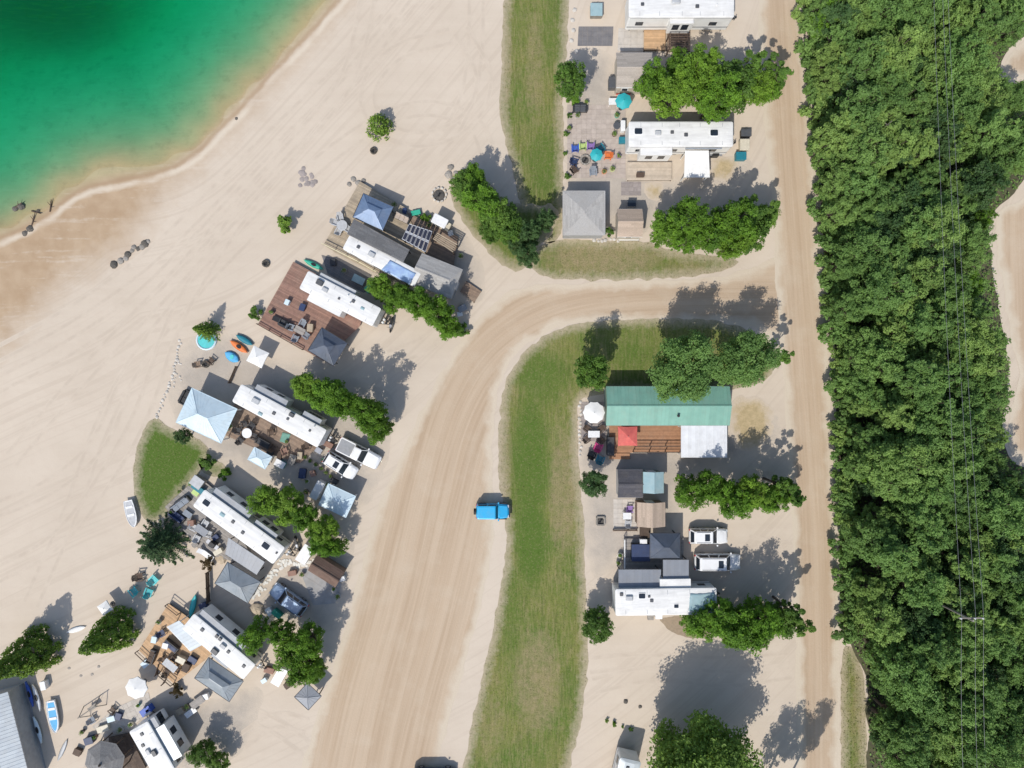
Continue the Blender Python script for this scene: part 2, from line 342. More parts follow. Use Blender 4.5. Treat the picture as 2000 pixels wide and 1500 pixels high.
def sandm(n):
    t = NT(n); co = t.coord(); sh = t.attr('shore').outputs['Fac']; wet = t.attr('wet').outputs['Fac']; dep = t.attr('depth').outputs['Fac']
    n1 = t.noise(co, 0.09, 4, 0.6); n2 = t.noise(co, 1.1, 5, 0.65); n3 = t.noise(co, 9, 3)
    along = t.map(co, (0.045, 0.9, 1), (0, 0, math.radians(-40)))
    tr = t.noise(along, 1.0, 5, 0.62, 0.3)                                  # groomed / driven streaks along the beach
    tr2 = t.noise(t.comb(t.math('MULTIPLY', sh, 1.6), t.noise(co, 0.05, 2), 0.0), 1.0, 3, 0.6)
    col = t.mix(t.ramp(n1, 0.35, 0.65), (0.592, 0.505, 0.407), (0.540, 0.456, 0.363))
    col = t.mix(t.math('MULTIPLY', t.ramp(tr, 0.40, 0.66), 0.22), col, (0.632, 0.545, 0.443))
    col = t.mix(t.math('MULTIPLY', t.ramp(tr2, 0.52, 0.62), 0.26), col, (0.44, 0.36, 0.28))
    col = t.mix(t.math('MULTIPLY', t.ramp(n2, 0.5, 0.75), 0.30), col, (0.53, 0.43, 0.34))
    col = t.mix(t.math('MULTIPLY', t.ramp(n3, 0.55, 0.8), 0.18), col, (0.43, 0.36, 0.29))
    # damp sand by the lake
    wn_ = t.math('ADD', wet, t.math('MULTIPLY', t.math('SUBTRACT', t.noise(co, 0.35, 5, 0.65), 0.5), 5.0))
    streak = t.noise(t.map(co, (0.10, 1.3, 1), (0, 0, math.radians(-33))), 1.0, 4, 0.6)
    wf = t.math('MULTIPLY', t.ramp(wn_, -2.2, 2.8), t.ramp(t.math('ADD', streak, t.math('MULTIPLY', t.math('SUBTRACT', t.noise(co, 0.8, 5, 0.7), 0.5), 0.5)), 0.18, 0.44))
    wcol = t.mix(t.ramp(t.noise(co, 0.5, 4), 0.35, 0.65), (0.385, 0.268, 0.165), (0.445, 0.325, 0.212))
    col = t.mix(wf, col, wcol)
    berm = t.math('MULTIPLY', t.ramp(t.math('ABSOLUTE', t.math('ADD', t.math('ADD', sh, t.math('MULTIPLY', t.math('SUBTRACT', t.noise(co, 0.3, 3), 0.5), 1.2)), 1.0)), 0.55, 0.1), t.ramp(t.noise(co, 0.12, 2), 0.35, 0.5))
    col = t.mix(t.math('MULTIPLY', berm, 0.75), col, (0.63, 0.55, 0.44))
    rim = t.ramp(t.math('ABSOLUTE', t.math('ADD', t.math('ADD', sh, t.math('MULTIPLY', t.math('SUBTRACT', t.noise(co, 0.4, 3), 0.5), 1.0)), 0.25)), 0.4, 0.1)
    col = t.mix(t.math('MULTIPLY', rim, 0.6), col, (0.36, 0.25, 0.15))
    rut = t.math('MULTIPLY', t.attr('rut').outputs['Fac'], t.ramp(t.noise(co, 0.6, 4, 0.65), 0.38, 0.6))
    col = t.mix(t.math('MULTIPLY', rut, 0.34), col, (0.42, 0.345, 0.27))
    # lake bed: darker silt, weed on the deep bottom
    bed = t.mix(t.ramp(t.noise(co, 0.22, 4, 0.6), 0.35, 0.65), (0.38, 0.325, 0.185), (0.43, 0.365, 0.21))
    bed = t.mix(t.ramp(t.math('ADD', dep, t.math('MULTIPLY', t.noise(co, 0.12, 4), 2.0)), 4.0, 9.5), bed, (0.11, 0.17, 0.22))
    bed = t.mix(t.math('MULTIPLY', t.ramp(t.noise(co, 0.7, 6, 0.7), 0.52, 0.68), 0.4), bed, (0.25, 0.225, 0.125))
    bed = t.mix(t.math('MULTIPLY', t.ramp(t.noise(t.map(co, (0.5, 3.0, 1), (0, 0, math.radians(-42))), 1.0, 4, 0.6), 0.5, 0.65), 0.3), bed, (0.47, 0.39, 0.24))
    col = t.mix(t.ramp(sh, -0.3, 0.9), col, bed)
    t.bump(t.math('ADD', t.math('MULTIPLY', tr, 0.4), t.math('MULTIPLY', n2, 0.6)), 0.25, 0.12)
    rough = t.math('SUBTRACT', 0.95, t.math('MULTIPLY', wf, 0.3))
    return t.done(col, rough, 0, 0.3)
MDEF['sand'] = sandm
ground()

def waterm(n):
    t = NT(n)
    tr = t.node('ShaderNodeBsdfTransparent'); gl = t.node('ShaderNodeBsdfGlossy'); gl.inputs['Roughness'].default_value = 0.12
    fr = t.node('ShaderNodeFresnel'); fr.inputs['IOR'].default_value = 1.33
    b = t.node('ShaderNodeBump'); b.inputs['Strength'].default_value = 0.6; b.inputs['Distance'].default_value = 0.08
    t.l.new(t.noise(t.map(t.coord(), (1.2, 2.2, 1), (0, 0, 0.9)), 1.6, 4, 0.6), b.inputs['Height']); t.l.new(b.outputs[0], gl.inputs['Normal'])
    ms = t.node('ShaderNodeMixShader'); t.l.new(fr.outputs[0], ms.inputs[0]); t.l.new(tr.outputs[0], ms.inputs[1]); t.l.new(gl.outputs[0], ms.inputs[2])
    t.l.new(ms.outputs[0], t.out.inputs['Surface'])
    ab = t.node('ShaderNodeVolumeAbsorption'); ab.inputs['Color'].default_value = (0.05, 0.957, 0.882, 1); ab.inputs['Density'].default_value = 0.85
    t.l.new(ab.outputs[0], t.out.inputs['Volume']); t.m.volume_intersection_method = 'FAST' if hasattr(t.m, 'volume_intersection_method') else None
    return t.m
def waterm_safe(n):
    try: return waterm(n)
    except Exception:
        return MATS.get(n) or bpy.data.materials.get(n)
MDEF['lake_water'] = waterm_safe
b = MB(); ext = pw([(1200, -900), (655, 0), (500, 300), (300, 480), (0, 700), (-700, 1000), (-3000, 1000), (-3000, -3000), (1200, -3000)])
b.prism(ext[::-1].tolist(), -14.0, -0.035)
o = b.build('lake_water', 'lake_water'); o['kind'] = 'structure'

# ------------------------------------------------------------------ sheets laid on the sand
def sheet(name, poly, z, mat, res=0.5, amp=0.35, freq=0.6, it=2, attrs=None, kind='structure', cut=None):
    pl = smooth(pw(poly), it)
    lo = pl.min(0) - 1; hi = pl.max(0) + 1
    xs = np.arange(lo[0], hi[0] + res, res); ys = np.arange(lo[1], hi[1] + res, res)
    X, Y = np.meshgrid(xs, ys); P = np.stack([X.ravel(), Y.ravel()], 1)
    d = sdf(P, pl)
    if cut is not None: d = np.minimum(d, -sdf(P, smooth(pw(cut), it)))
    nr = np.abs(d) < 3; e = d.copy()
    e[nr] += (vnoise(P[nr], freq, 1.7) + 0.5*vnoise(P[nr], freq*2.7, 4.2))*amp
    nx, ny = len(xs), len(ys); verts = []; vid = {}; val = []; faces = []
    def vert(key, p, s):
        i = vid.get(key)
        if i is None:
            i = len(verts); vid[key] = i; verts.append((p[0], p[1], z)); val.append(s)
        return i
    E = e.reshape(ny, nx)
    mx = np.maximum.reduce([E[:-1, :-1], E[:-1, 1:], E[1:, 1:], E[1:, :-1]])
    for r_, c_ in zip(*np.nonzero(mx > 0)):
        cs = [(r_, c_), (r_, c_ + 1), (r_ + 1, c_ + 1), (r_ + 1, c_)]; poly_ = []
        for k in range(4):
            a = cs[k]; q = cs[(k + 1) % 4]; ea = E[a]; eq = E[q]
            if ea > 0: poly_.append(vert(a, (xs[a[1]], ys[a[0]]), ea))
            if (ea > 0) != (eq > 0):
                t_ = ea/(ea - eq); p = (xs[a[1]] + t_*(xs[q[1]] - xs[a[1]]), ys[a[0]] + t_*(ys[q[0]] - ys[a[0]]))
                poly_.append(vert((a, q) if a < q else (q, a), p, 0.0))
        if len(poly_) >= 3: faces.append(tuple(poly_))
    me = bpy.data.meshes.new(name); me.from_pydata(verts, [], faces)
    a = me.attributes.new('edge', 'FLOAT', 'POINT'); a.data.foreach_set('value', np.array(val, np.float32))
    if attrs:
        V = np.array(verts)[:, :2]
        for nm, fn in attrs.items():
            a = me.attributes.new(nm, 'FLOAT', 'POINT'); a.data.foreach_set('value', fn(V).astype(np.float32))
    me.materials.append(M(mat)); o = link_mesh(name, me)
    if kind: o['kind'] = kind
    return o
def pl_coords(line):
    """lateral offset and run along a polyline, as vertex attributes"""
    L = smooth_open(pw(line)); seg = np.diff(L, axis=0); ln = np.hypot(seg[:, 0], seg[:, 1]); cum = np.concatenate([[0], np.cumsum(ln)])
    def both(V):
        bd = np.full(len(V), 1e9); u = np.zeros(len(V)); v = np.zeros(len(V))
        for i in range(len(seg)):
            a = L[i]; e = seg[i]/ln[i]; r = V - a; t = np.clip(r@e, 0 if i else -50, ln[i] if i < len(seg) - 1 else ln[i] + 50)
            q = r - t[:, None]*e; d = np.hypot(q[:, 0], q[:, 1]); m_ = d < bd
            sg = np.sign(r[:, 0]*e[1] - r[:, 1]*e[0])
            bd = np.where(m_, d, bd); u = np.where(m_, sg*d, u); v = np.where(m_, cum[i] + t, v)
        return u, v
    return {'u': lambda V: both(V)[0], 'v': lambda V: both(V)[1]}
def smooth_open(p, it=3):
    for _ in range(it):
        q = [p[0]]
        for i in range(len(p) - 1): q += [0.75*p[i] + 0.25*p[i + 1], 0.25*p[i] + 0.75*p[i + 1]]
        q.append(p[-1]); p = np.array(q)
    return p
def roadm(c1, c2, pale):
    def mk(n):
        t = NT(n); co = t.coord(); u = t.attr('u').outputs['Fac']; v = t.attr('v').outputs['Fac']; e = t.attr('edge').outputs['Fac']
        lanes = t.noise(t.comb(t.math('MULTIPLY', u, 0.75), t.math('MULTIPLY', v, 0.018)), 1.0, 5, 0.62, 0.25)
        fine = t.noise(t.comb(t.math('MULTIPLY', u, 3.2), t.math('MULTIPLY', v, 0.05)), 1.0, 4, 0.6)
        col = t.mix(t.ramp(lanes, 0.43, 0.57), c1, c2)
        col = t.mix(t.math('MULTIPLY', t.ramp(fine, 0.42, 0.66), 0.40), col, tuple(x*1.16 for x in c2))
        col = t.mix(t.math('MULTIPLY', t.ramp(t.noise(co, 0.25, 5, 0.65), 0.50, 0.72), 0.30), col, pale)
        col = t.mix(t.math('MULTIPLY', t.ramp(t.noise(co, 7, 3), 0.5, 0.8), 0.22), col, tuple(x*0.72 for x in c1))
        ee = t.math('ADD', e, t.math('MULTIPLY', t.math('SUBTRACT', t.noise(co, 0.5, 4), 0.5), 2.0))
        col = t.mix(t.ramp(ee, 0.35, 1.25), pale, col)
        t.bump(t.math('ADD', fine, t.noise(co, 4, 4)), 0.3, 0.06)
        return t.done(col, 0.95, 0, 0.2)
    return mk
MDEF['dirt_road'] = roadm((0.430, 0.322, 0.222), (0.490, 0.382, 0.275), (0.565, 0.480, 0.372))
MDEF['gravel_track'] = roadm((0.435, 0.326, 0.226), (0.488, 0.380, 0.274), (0.57, 0.49, 0.385))
main_cl = [(690, 1640), (735, 1400), (800, 1180), (850, 960), (890, 810), (960, 690), (1080, 612), (1250, 590), (1500, 590)]
sheet('dirt_road', [(1540, 500), (1500, 508), (1440, 536), (1350, 546), (1200, 550), (1060, 556), (995, 566), (935, 618), (885, 686), (840, 770), (780, 890), (735, 1000), (700, 1130), (655, 1290), (605, 1440), (560, 1600), (830, 1600), (858, 1480), (892, 1350), (928, 1230), (955, 1110), (965, 1030), (960, 920), (964, 810), (978, 735), (1014, 682), (1066, 646), (1130, 630), (1250, 628), (1420, 630), (1490, 642), (1540, 672)],
      0.014, 'dirt_road', 0.5, 0.35, 0.5, attrs=pl_coords(main_cl))
side_cl = [(1520, -200), (1528, 0), (1540, 250), (1555, 500), (1575, 750), (1592, 1000), (1598, 1250), (1600, 1700)]
sheet('gravel_track', [(1478, -120), (1482, 60), (1490, 200), (1500, 330), (1512, 450), (1518, 600), (1528, 720), (1538, 850), (1546, 1000), (1552, 1200), (1556, 1400), (1560, 1620), (1640, 1620), (1641, 1300), (1636, 1050), (1624, 800), (1608, 560), (1592, 320), (1574, 140), (1566, -120)],
      0.018, 'gravel_track', 0.45, 0.3, 0.5, attrs=pl_coords(side_cl))
sheet('gravel_track', [(2020, 60), (1985, 90), (1958, 130), (1965, 150), (2030, 150), (2030, 360), (1975, 395), (1938, 425), (1945, 500), (1962, 580), (1975, 660), (1990, 740), (1975, 800), (1965, 860), (1990, 905), (2040, 920), (2160, 900), (2160, 0)],
      0.016, 'gravel_track', 0.6, 0.5, 0.4, attrs=pl_coords([(2040, -100), (2050, 500), (2060, 1000)]))

def grassm(n):
    t = NT(n); co = t.coord(); e = t.attr('edge').outputs['Fac']; lush = t.attr('lush').outputs['Fac']; dry = t.attr('dry').outputs['Fac']
    n1 = t.noise(co, 0.16, 5, 0.62); n2 = t.noise(co, 1.3, 5, 0.68); n3 = t.noise(t.map(co, (2.2, 0.35, 1)), 1.0, 4, 0.6); n4 = t.noise(co, 8, 3, 0.7)
    col = t.mix(t.ramp(n1, 0.36, 0.64), (0.100, 0.165, 0.028), (0.195, 0.205, 0.056))
    col = t.mix(t.math('MULTIPLY', t.ramp(n3, 0.46, 0.70), 0.45), col, (0.305, 0.250, 0.115))
    col = t.mix(t.math('MULTIPLY', t.ramp(t.noise(co, 0.45, 6, 0.72), 0.52, 0.70), 0.45), col, (0.33, 0.26, 0.145))
    col = t.mix(t.math('MULTIPLY', t.ramp(t.noise(t.map(co, (1.5, 0.25, 1), (0, 0, 0.12)), 1.0, 5, 0.65), 0.52, 0.68), 0.55), col, (0.085, 0.115, 0.030))
    st = t.noise(t.map(co, (4.5, 0.5, 1), (0, 0, 0.15)), 1.0, 5, 0.7)
    col = t.mix(t.math('MULTIPLY', t.ramp(st, 0.50, 0.64), 0.5), col, (0.32, 0.265, 0.135)); col = t.mix(t.math('MULTIPLY', t.ramp(st, 0.46, 0.36), 0.5), col, (0.085, 0.115, 0.028))
    dd = t.math('ADD', dry, t.math('MULTIPLY', t.math('SUBTRACT', n2, 0.5), 1.3))
    col = t.mix(t.math('MULTIPLY', t.ramp(dd, 0.35, 1.0), 0.8), col, (0.345, 0.265, 0.160))
    ll = t.math('ADD', lush, t.math('MULTIPLY', t.math('SUBTRACT', n2, 0.5), 0.9))
    col = t.mix(t.ramp(ll, 0.25, 0.95), col, t.mix(t.ramp(n4, 0.35, 0.65), (0.072, 0.135, 0.020), (0.105, 0.165, 0.030)))
    col = t.mix(t.math('MULTIPLY', t.ramp(n4, 0.44, 0.68), 0.5), col, (0.060, 0.082, 0.022))
    col = t.mix(t.math('MULTIPLY', t.ramp(t.noise(co, 4.0, 4, 0.75), 0.52, 0.68), 0.35), col, (0.34, 0.28, 0.16))
    ee = t.math('ADD', e, t.math('MULTIPLY', t.math('SUBTRACT', t.noise(co, 2.2, 4, 0.65), 0.5), 1.6))
    col = t.mix(t.math('MULTIPLY', t.ramp(ee, 1.3, 0.0), 0.8), col, (0.46, 0.380, 0.28))
    t.bump(t.math('ADD', n4, n2), 0.6, 0.08)
    return t.done(col, 0.95, 0, 0.15)
MDEF['grass'] = grassm
def strawm(n):
    t = NT(n); co = t.coord(); e = t.attr('edge').outputs['Fac']
    col = t.mix(t.ramp(t.noise(co, 1.6, 5, 0.7), 0.38, 0.62), (0.50, 0.39, 0.235), (0.40, 0.315, 0.18)); col = t.mix(t.math('MULTIPLY', t.ramp(t.noise(co, 6, 4, 0.7), 0.5, 0.7), 0.5), col, (0.26, 0.22, 0.11))
    col = t.mix(t.ramp(t.math('ADD', e, t.math('MULTIPLY', t.math('SUBTRACT', t.noise(co, 1.4, 4, .7), 0.5), 2.0)), 0.0, 1.2), (0.55, 0.465, 0.37), col)
    t.bump(t.noise(co, 8, 3), 0.5, 0.05); return t.done(col, 0.95, 0, 0.15)
MDEF['straw'] = strawm
def blob(cs):            # soft patches: (px, py, rx, ry, weight)
    def f(V):
        o = np.zeros(len(V))
        for px, py, rx, ry, w in cs:
            c = pw([(px, py)])[0]; q = ((V[:, 0] - c[0])*S/rx)**2 + ((V[:, 1] - c[1])*S/ry)**2
            o = np.maximum(o, w*np.clip(1.25 - q, 0, 1))
        return o
    return f
zero = lambda V: np.zeros(len(V))
median = sheet('grass_verge', [(1060, 655), (1120, 634), (1180, 624), (1300, 622), (1400, 626), (1470, 645), (1515, 680), (1512, 740), (1430, 765), (1200, 765), (1130, 775), (1128, 820), (1130, 900), (1140, 1000), (1143, 1150), (1150, 1260), (1143, 1380), (1112, 1500), (1090, 1600), (880, 1600), (906, 1490), (935, 1350), (965, 1220), (985, 1110), (990, 1030), (972, 930), (975, 820), (986, 740), (1020, 690)],
      0.022, 'grass', 0.45, 0.3, 0.9, attrs={'lush': blob([(1035, 900, 44, 180, .85), (1038, 1060, 38, 120, .9), (1060, 740, 60, 70, .7), (1240, 690, 60, 60, .55), (1000, 1200, 28, 130, .55), (1100, 1180, 35, 60, .35), (1110, 1340, 25, 50, .45), (1060, 1470, 60, 40, .3)]),
                                                'dry': blob([(1100, 960, 36, 160, .75), (985, 900, 22, 160, .7), (1050, 1330, 60, 130, .75), (990, 720, 50, 50, .5), (960, 1420, 40, 90, .5)])})
strip = sheet('grass_verge', [(984, -60), (1112, -60), (1108, 100), (1098, 200), (1102, 300), (1100, 380), (1098, 470), (1060, 480), (1020, 420), (1005, 340), (976, 240), (978, 140)], 0.022, 'grass', 0.45, 0.3, 0.9,
      attrs={'lush': blob([(1065, 320, 35, 70, .65), (1085, 60, 35, 90, .5), (1020, 40, 30, 60, .3)]), 'dry': blob([(1045, 130, 26, 160, .6), (990, 120, 16, 140, .6)])})
corner = sheet('grass_verge', [(1050, 470), (1150, 468), (1270, 470), (1300, 490), (1400, 500), (1455, 508), (1400, 535), (1300, 545), (1150, 548), (1060, 544), (1030, 520)], 0.022, 'grass', 0.4, 0.3, 0.9,
      attrs={'lush': blob([(1300, 515, 60, 16, .3)]), 'dry': blob([(1180, 505, 150, 38, .85), (1350, 525, 80, 20, .6)])})
lawn = sheet('lawn', [(298, 808), (330, 838), (402, 862), (412, 895), (388, 926), (345, 975), (318, 1015), (288, 1022), (266, 990), (258, 940), (266, 870)], 0.022, 'grass', 0.35, 0.2, 1.0, it=1,
      attrs={'lush': blob([(325, 920, 90, 140, 1.3)]), 'dry': blob([(275, 900, 14, 100, .5), (305, 830, 30, 18, .6)])})
lawn2 = sheet('lawn', [(385, 893), (420, 897), (450, 918), (425, 935), (390, 920)], 0.022, 'grass', 0.3, 0.2, 1.0, attrs={'lush': blob([(415, 910, 40, 25, .9)]), 'dry': zero})
verge = sheet('grass_verge', [(1643, 1250), (1672, 1270), (1690, 1330), (1692, 1420), (1700, 1600), (1643, 1600), (1642, 1400)], 0.022, 'grass', 0.4, 0.2, 0.9,
      attrs={'lush': blob([(1660, 1420, 10, 200, .3)]), 'dry': blob([(1675, 1420, 16, 160, .6)])})
sheet('tree_bed', [(885, 330), (930, 335), (985, 390), (1010, 400), (1060, 400), (1095, 400), (1085, 450), (1055, 475), (1030, 525), (995, 530), (940, 480), (900, 430), (880, 385)], 0.024, 'grass', 0.4, 0.4, 0.8, attrs={'lush': blob([(1000, 450, 70, 60, .6)]), 'dry': zero})
FLOOR = [(1570, -120), (1580, 130), (1596, 300), (1612, 480), (1628, 700), (1638, 900), (1645, 1150), (1646, 1245), (1690, 1300), (1694, 1420), (1702, 1640), (2300, 1640), (2300, 940), (2040, 930), (1975, 905), (1950, 850), (1975, 760), (1960, 660), (1945, 560), (1930, 470), (1930, 415), (1990, 370), (2020, 300), (2020, 165), (1955, 160), (1945, 130), (1985, 80), (2060, 40), (2160, -120)]
plain('litter', (0.095, 0.088, 0.045), (0.060, 0.062, 0.035), 2.0, 0.95, bump=0.7, dirt=0.5, dirtcol=(0.16, 0.12, 0.08))
sheet('forest_floor', FLOOR, 0.026, 'litter', 0.8, 0.5, 0.5)

# grass blades: nobody could count them
def blades(name, src, n, hgt, label):
    me = src.data; V = np.array([v.co[:] for v in me.vertices]); rg = np.random.default_rng(len(V))
    F = [p.vertices[:] for p in me.polygons]; A = np.array([p.area for p in me.polygons]); pick = rg.choice(len(F), n, p=A/A.sum())
    vs = np.zeros((n*3, 3)); th = rg.uniform(0, 6.283, n); h = hgt*rg.uniform(.5, 1.3, n); ln = rg.uniform(.2, .9, n)*h
    for i, k in enumerate(pick):
        f = F[k]; w = rg.dirichlet(np.ones(len(f))); p = w@V[list(f)]
        d = np.array([math.cos(th[i]), math.sin(th[i]), 0]); q = np.array([-d[1], d[0], 0])*0.05
        vs[3*i] = p - q; vs[3*i + 1] = p + q; vs[3*i + 2] = p + d*ln[i] + np.array([0, 0, h[i]])
    m2 = bpy.data.meshes.new(name); m2.from_pydata(vs.tolist(), [], np.arange(n*3).reshape(-1, 3).tolist())
    a = m2.attributes.new('tint', 'FLOAT', 'FACE'); a.data.foreach_set('value', rg.random(n).astype(np.float32))
    m2.materials.append(M('grass_blade')); o = link_mesh(name, m2); tag(o, label, 'grass', kind='stuff')
for pl_ in ([(1392, 305), (1440, 300), (1445, 340), (1400, 362), (1385, 340)], [(1258, 356), (1300, 358), (1298, 395), (1262, 392)], [(1425, 770), (1508, 775), (1510, 870), (1450, 885), (1428, 850)]):
    sheet('dry_grass_patch', pl_, 0.022, 'straw', 0.35, 0.5, 0.9)
blades('grass_blades', median, 7000, 0.07, 'rough grass growing on the strip between road and campsites')
blades('grass_blades', strip, 3000, 0.07, 'rough grass growing along the edge of the sandy beach')
blades('grass_blades', corner, 1800, 0.07, 'dry grass growing at the corner of road and track')
blades('grass_blades', verge, 1200, 0.09, 'dry grass growing on the verge between track and wood')
blades('grass_blades', lawn, 1500, 0.05, 'short lawn grass growing beside the white boat')

TZ = [0.0028]
def tyre_tracks(line, gap=1.7, w=.55):
    TZ[0] += 0.0006
    L = smooth_open(pw(line)); V = []; F = []; rut = []
    seg = np.gradient(L, axis=0); nrm = np.stack([-seg[:, 1], seg[:, 0]], 1); nrm /= np.linalg.norm(nrm, axis=1, keepdims=True)
    for s_ in (-1, 1):
        base = len(V)
        for i in range(len(L)):
            for k, rv in ((-.5, 0), (-.22, 1), (.22, 1), (.5, 0)):
                p = L[i] + nrm[i]*(s_*gap/2 + k*w); V.append((p[0], p[1], TZ[0] + .00025*(s_ > 0))); rut.append(rv)
        for i in range(len(L) - 1):
            for k in range(3): a = base + i*4 + k; F.append((a, a + 4, a + 5, a + 1))
    me = bpy.data.meshes.new('tyre_tracks'); me.from_pydata(V, [], F)
    for nm, val in (('rut', rut), ('shore', [-50.0]*len(V)), ('wet', [-50.0]*len(V))):
        a = me.attributes.new(nm, 'FLOAT', 'POINT'); a.data.foreach_set('value', np.array(val, np.float32))
    me.materials.append(M('sand')); o = link_mesh('tyre_tracks', me); o['kind'] = 'structure'
for ln in ([(-20, 760), (120, 690), (260, 600), (380, 480), (520, 330), (660, 180), (780, 60), (860, -20)],
           [(-20, 700), (150, 610), (300, 500), (420, 380), (560, 240), (700, 110), (800, -20)],
           [(60, 1180), (140, 1000), (200, 820), (280, 680), (400, 540), (520, 420), (640, 300), (800, 200), (930, 230), (960, 320)],
           [(930, -20), (930, 90), (915, 200), (860, 290), (790, 330)], [(1150, 1300), (1250, 1290), (1400, 1300), (1540, 1290)],
           [(1160, 1340), (1280, 1310), (1420, 1330), (1545, 1310)], [(1545, 1075), (1500, 1070), (1460, 1060)], [(760, 700), (820, 680), (870, 640)], [(470, 1450), (540, 1400), (600, 1420)],
           [(-20, 1000), (90, 960), (190, 880), (240, 760)], [(640, 1500), (560, 1430), (500, 1400)],
           [(820, -20), (700, 130), (560, 300), (430, 470), (330, 640), (290, 780), (230, 900), (120, 1060), (-20, 1130)], [(900, 60), (960, 160), (900, 260), (780, 280), (700, 200), (760, 100), (880, 70)],
           [(20, 900), (120, 780), (230, 660), (330, 560), (470, 400), (600, 260), (690, 150), (720, -20)]): tyre_tracks(ln)
# gravelly lots
def gravelm(n):
    t = NT(n); co = t.coord(); n1 = t.noise(co, 0.35, 5, 0.65); n2 = t.noise(co, 3.0, 5, 0.7); n3 = t.noise(co, 12, 3, 0.7); e = t.attr('edge').outputs['Fac']
    col = t.mix(t.ramp(n1, 0.35, 0.65), (0.480, 0.420, 0.352), (0.400, 0.352, 0.298))
    col = t.mix(t.math('MULTIPLY', t.ramp(n2, 0.5, 0.72), 0.5), col, (0.39, 0.335, 0.275)); col = t.mix(t.math('MULTIPLY', t.ramp(n3, 0.55, 0.75), 0.4), col, (0.31, 0.27, 0.23)); col = t.mix(t.math('MULTIPLY', t.ramp(n3, 0.42, 0.3), 0.3), col, (0.62, 0.55, 0.46))
    ee = t.math('ADD', e, t.math('MULTIPLY', t.math('SUBTRACT', t.noise(co, 0.7, 4), 0.5), 2.5)); col = t.mix(t.ramp(ee, -0.2, 2.2), (0.558, 0.475, 0.380), col)
    t.bump(t.math('ADD', n2, n3), 0.5, 0.05); return t.done(col, 0.95, 0, 0.2)
MDEF['gravel'] = gravelm
for pl_ in ([(330, 690), (420, 640), (520, 690), (600, 720), (780, 760), (770, 850), (740, 960), (690, 1010), (560, 960), (430, 910), (330, 840)],
            [(560, 1080), (690, 1030), (690, 1110), (670, 1190), (655, 1240), (560, 1230), (480, 1180), (500, 1120)],
            [(640, 480), (780, 400), (900, 430), (960, 540), (930, 610), (820, 560), (700, 540)],
            [(1104, 100), (1210, 100), (1215, 200), (1230, 330), (1300, 360), (1470, 300), (1475, 345), (1300, 400), (1262, 465), (1190, 470), (1104, 465)],
            [(1130, 780), (1190, 780), (1340, 890), (1520, 780), (1525, 880), (1340, 925), (1310, 1040), (1200, 1120), (1142, 1130), (1135, 900)],
            [(200, 1440), (300, 1350), (420, 1370), (520, 1330), (500, 1420), (450, 1500), (340, 1530), (140, 1530)]):
    sheet('gravel_plot', pl_, 0.0015, 'gravel', 0.6, 0.6, 0.4)
# ------------------------------------------------------------------ vegetation
def leaf_mesh(name, mat, pos, nrm, size, tint, aspect=0.55, seed=0, fold=0.12):
    rg = np.random.default_rng(seed + 99); n = len(pos)
    nrm = nrm/np.maximum(np.linalg.norm(nrm, axis=1, keepdims=True), 1e-6)
    r = rg.normal(size=(n, 3)); a = np.cross(nrm, r); a /= np.maximum(np.linalg.norm(a, axis=1, keepdims=True), 1e-6); b_ = np.cross(nrm, a)
    s = size[:, None]
    vs = np.stack([pos - a*s*.5, pos + b_*s*aspect*.5 + nrm*s*fold, pos + a*s*.5 - nrm*s*.08, pos - b_*s*aspect*.5 + nrm*s*fold], 1).reshape(-1, 3)
    me = bpy.data.meshes.new(name); me.from_pydata(vs.tolist(), [], np.arange(4*n).reshape(-1, 4).tolist())
    at = me.attributes.new('tint', 'FLOAT', 'FACE'); at.data.foreach_set('value', np.clip(tint, 0, 1).astype(np.float32))
    me.materials.append(M(mat)); return me
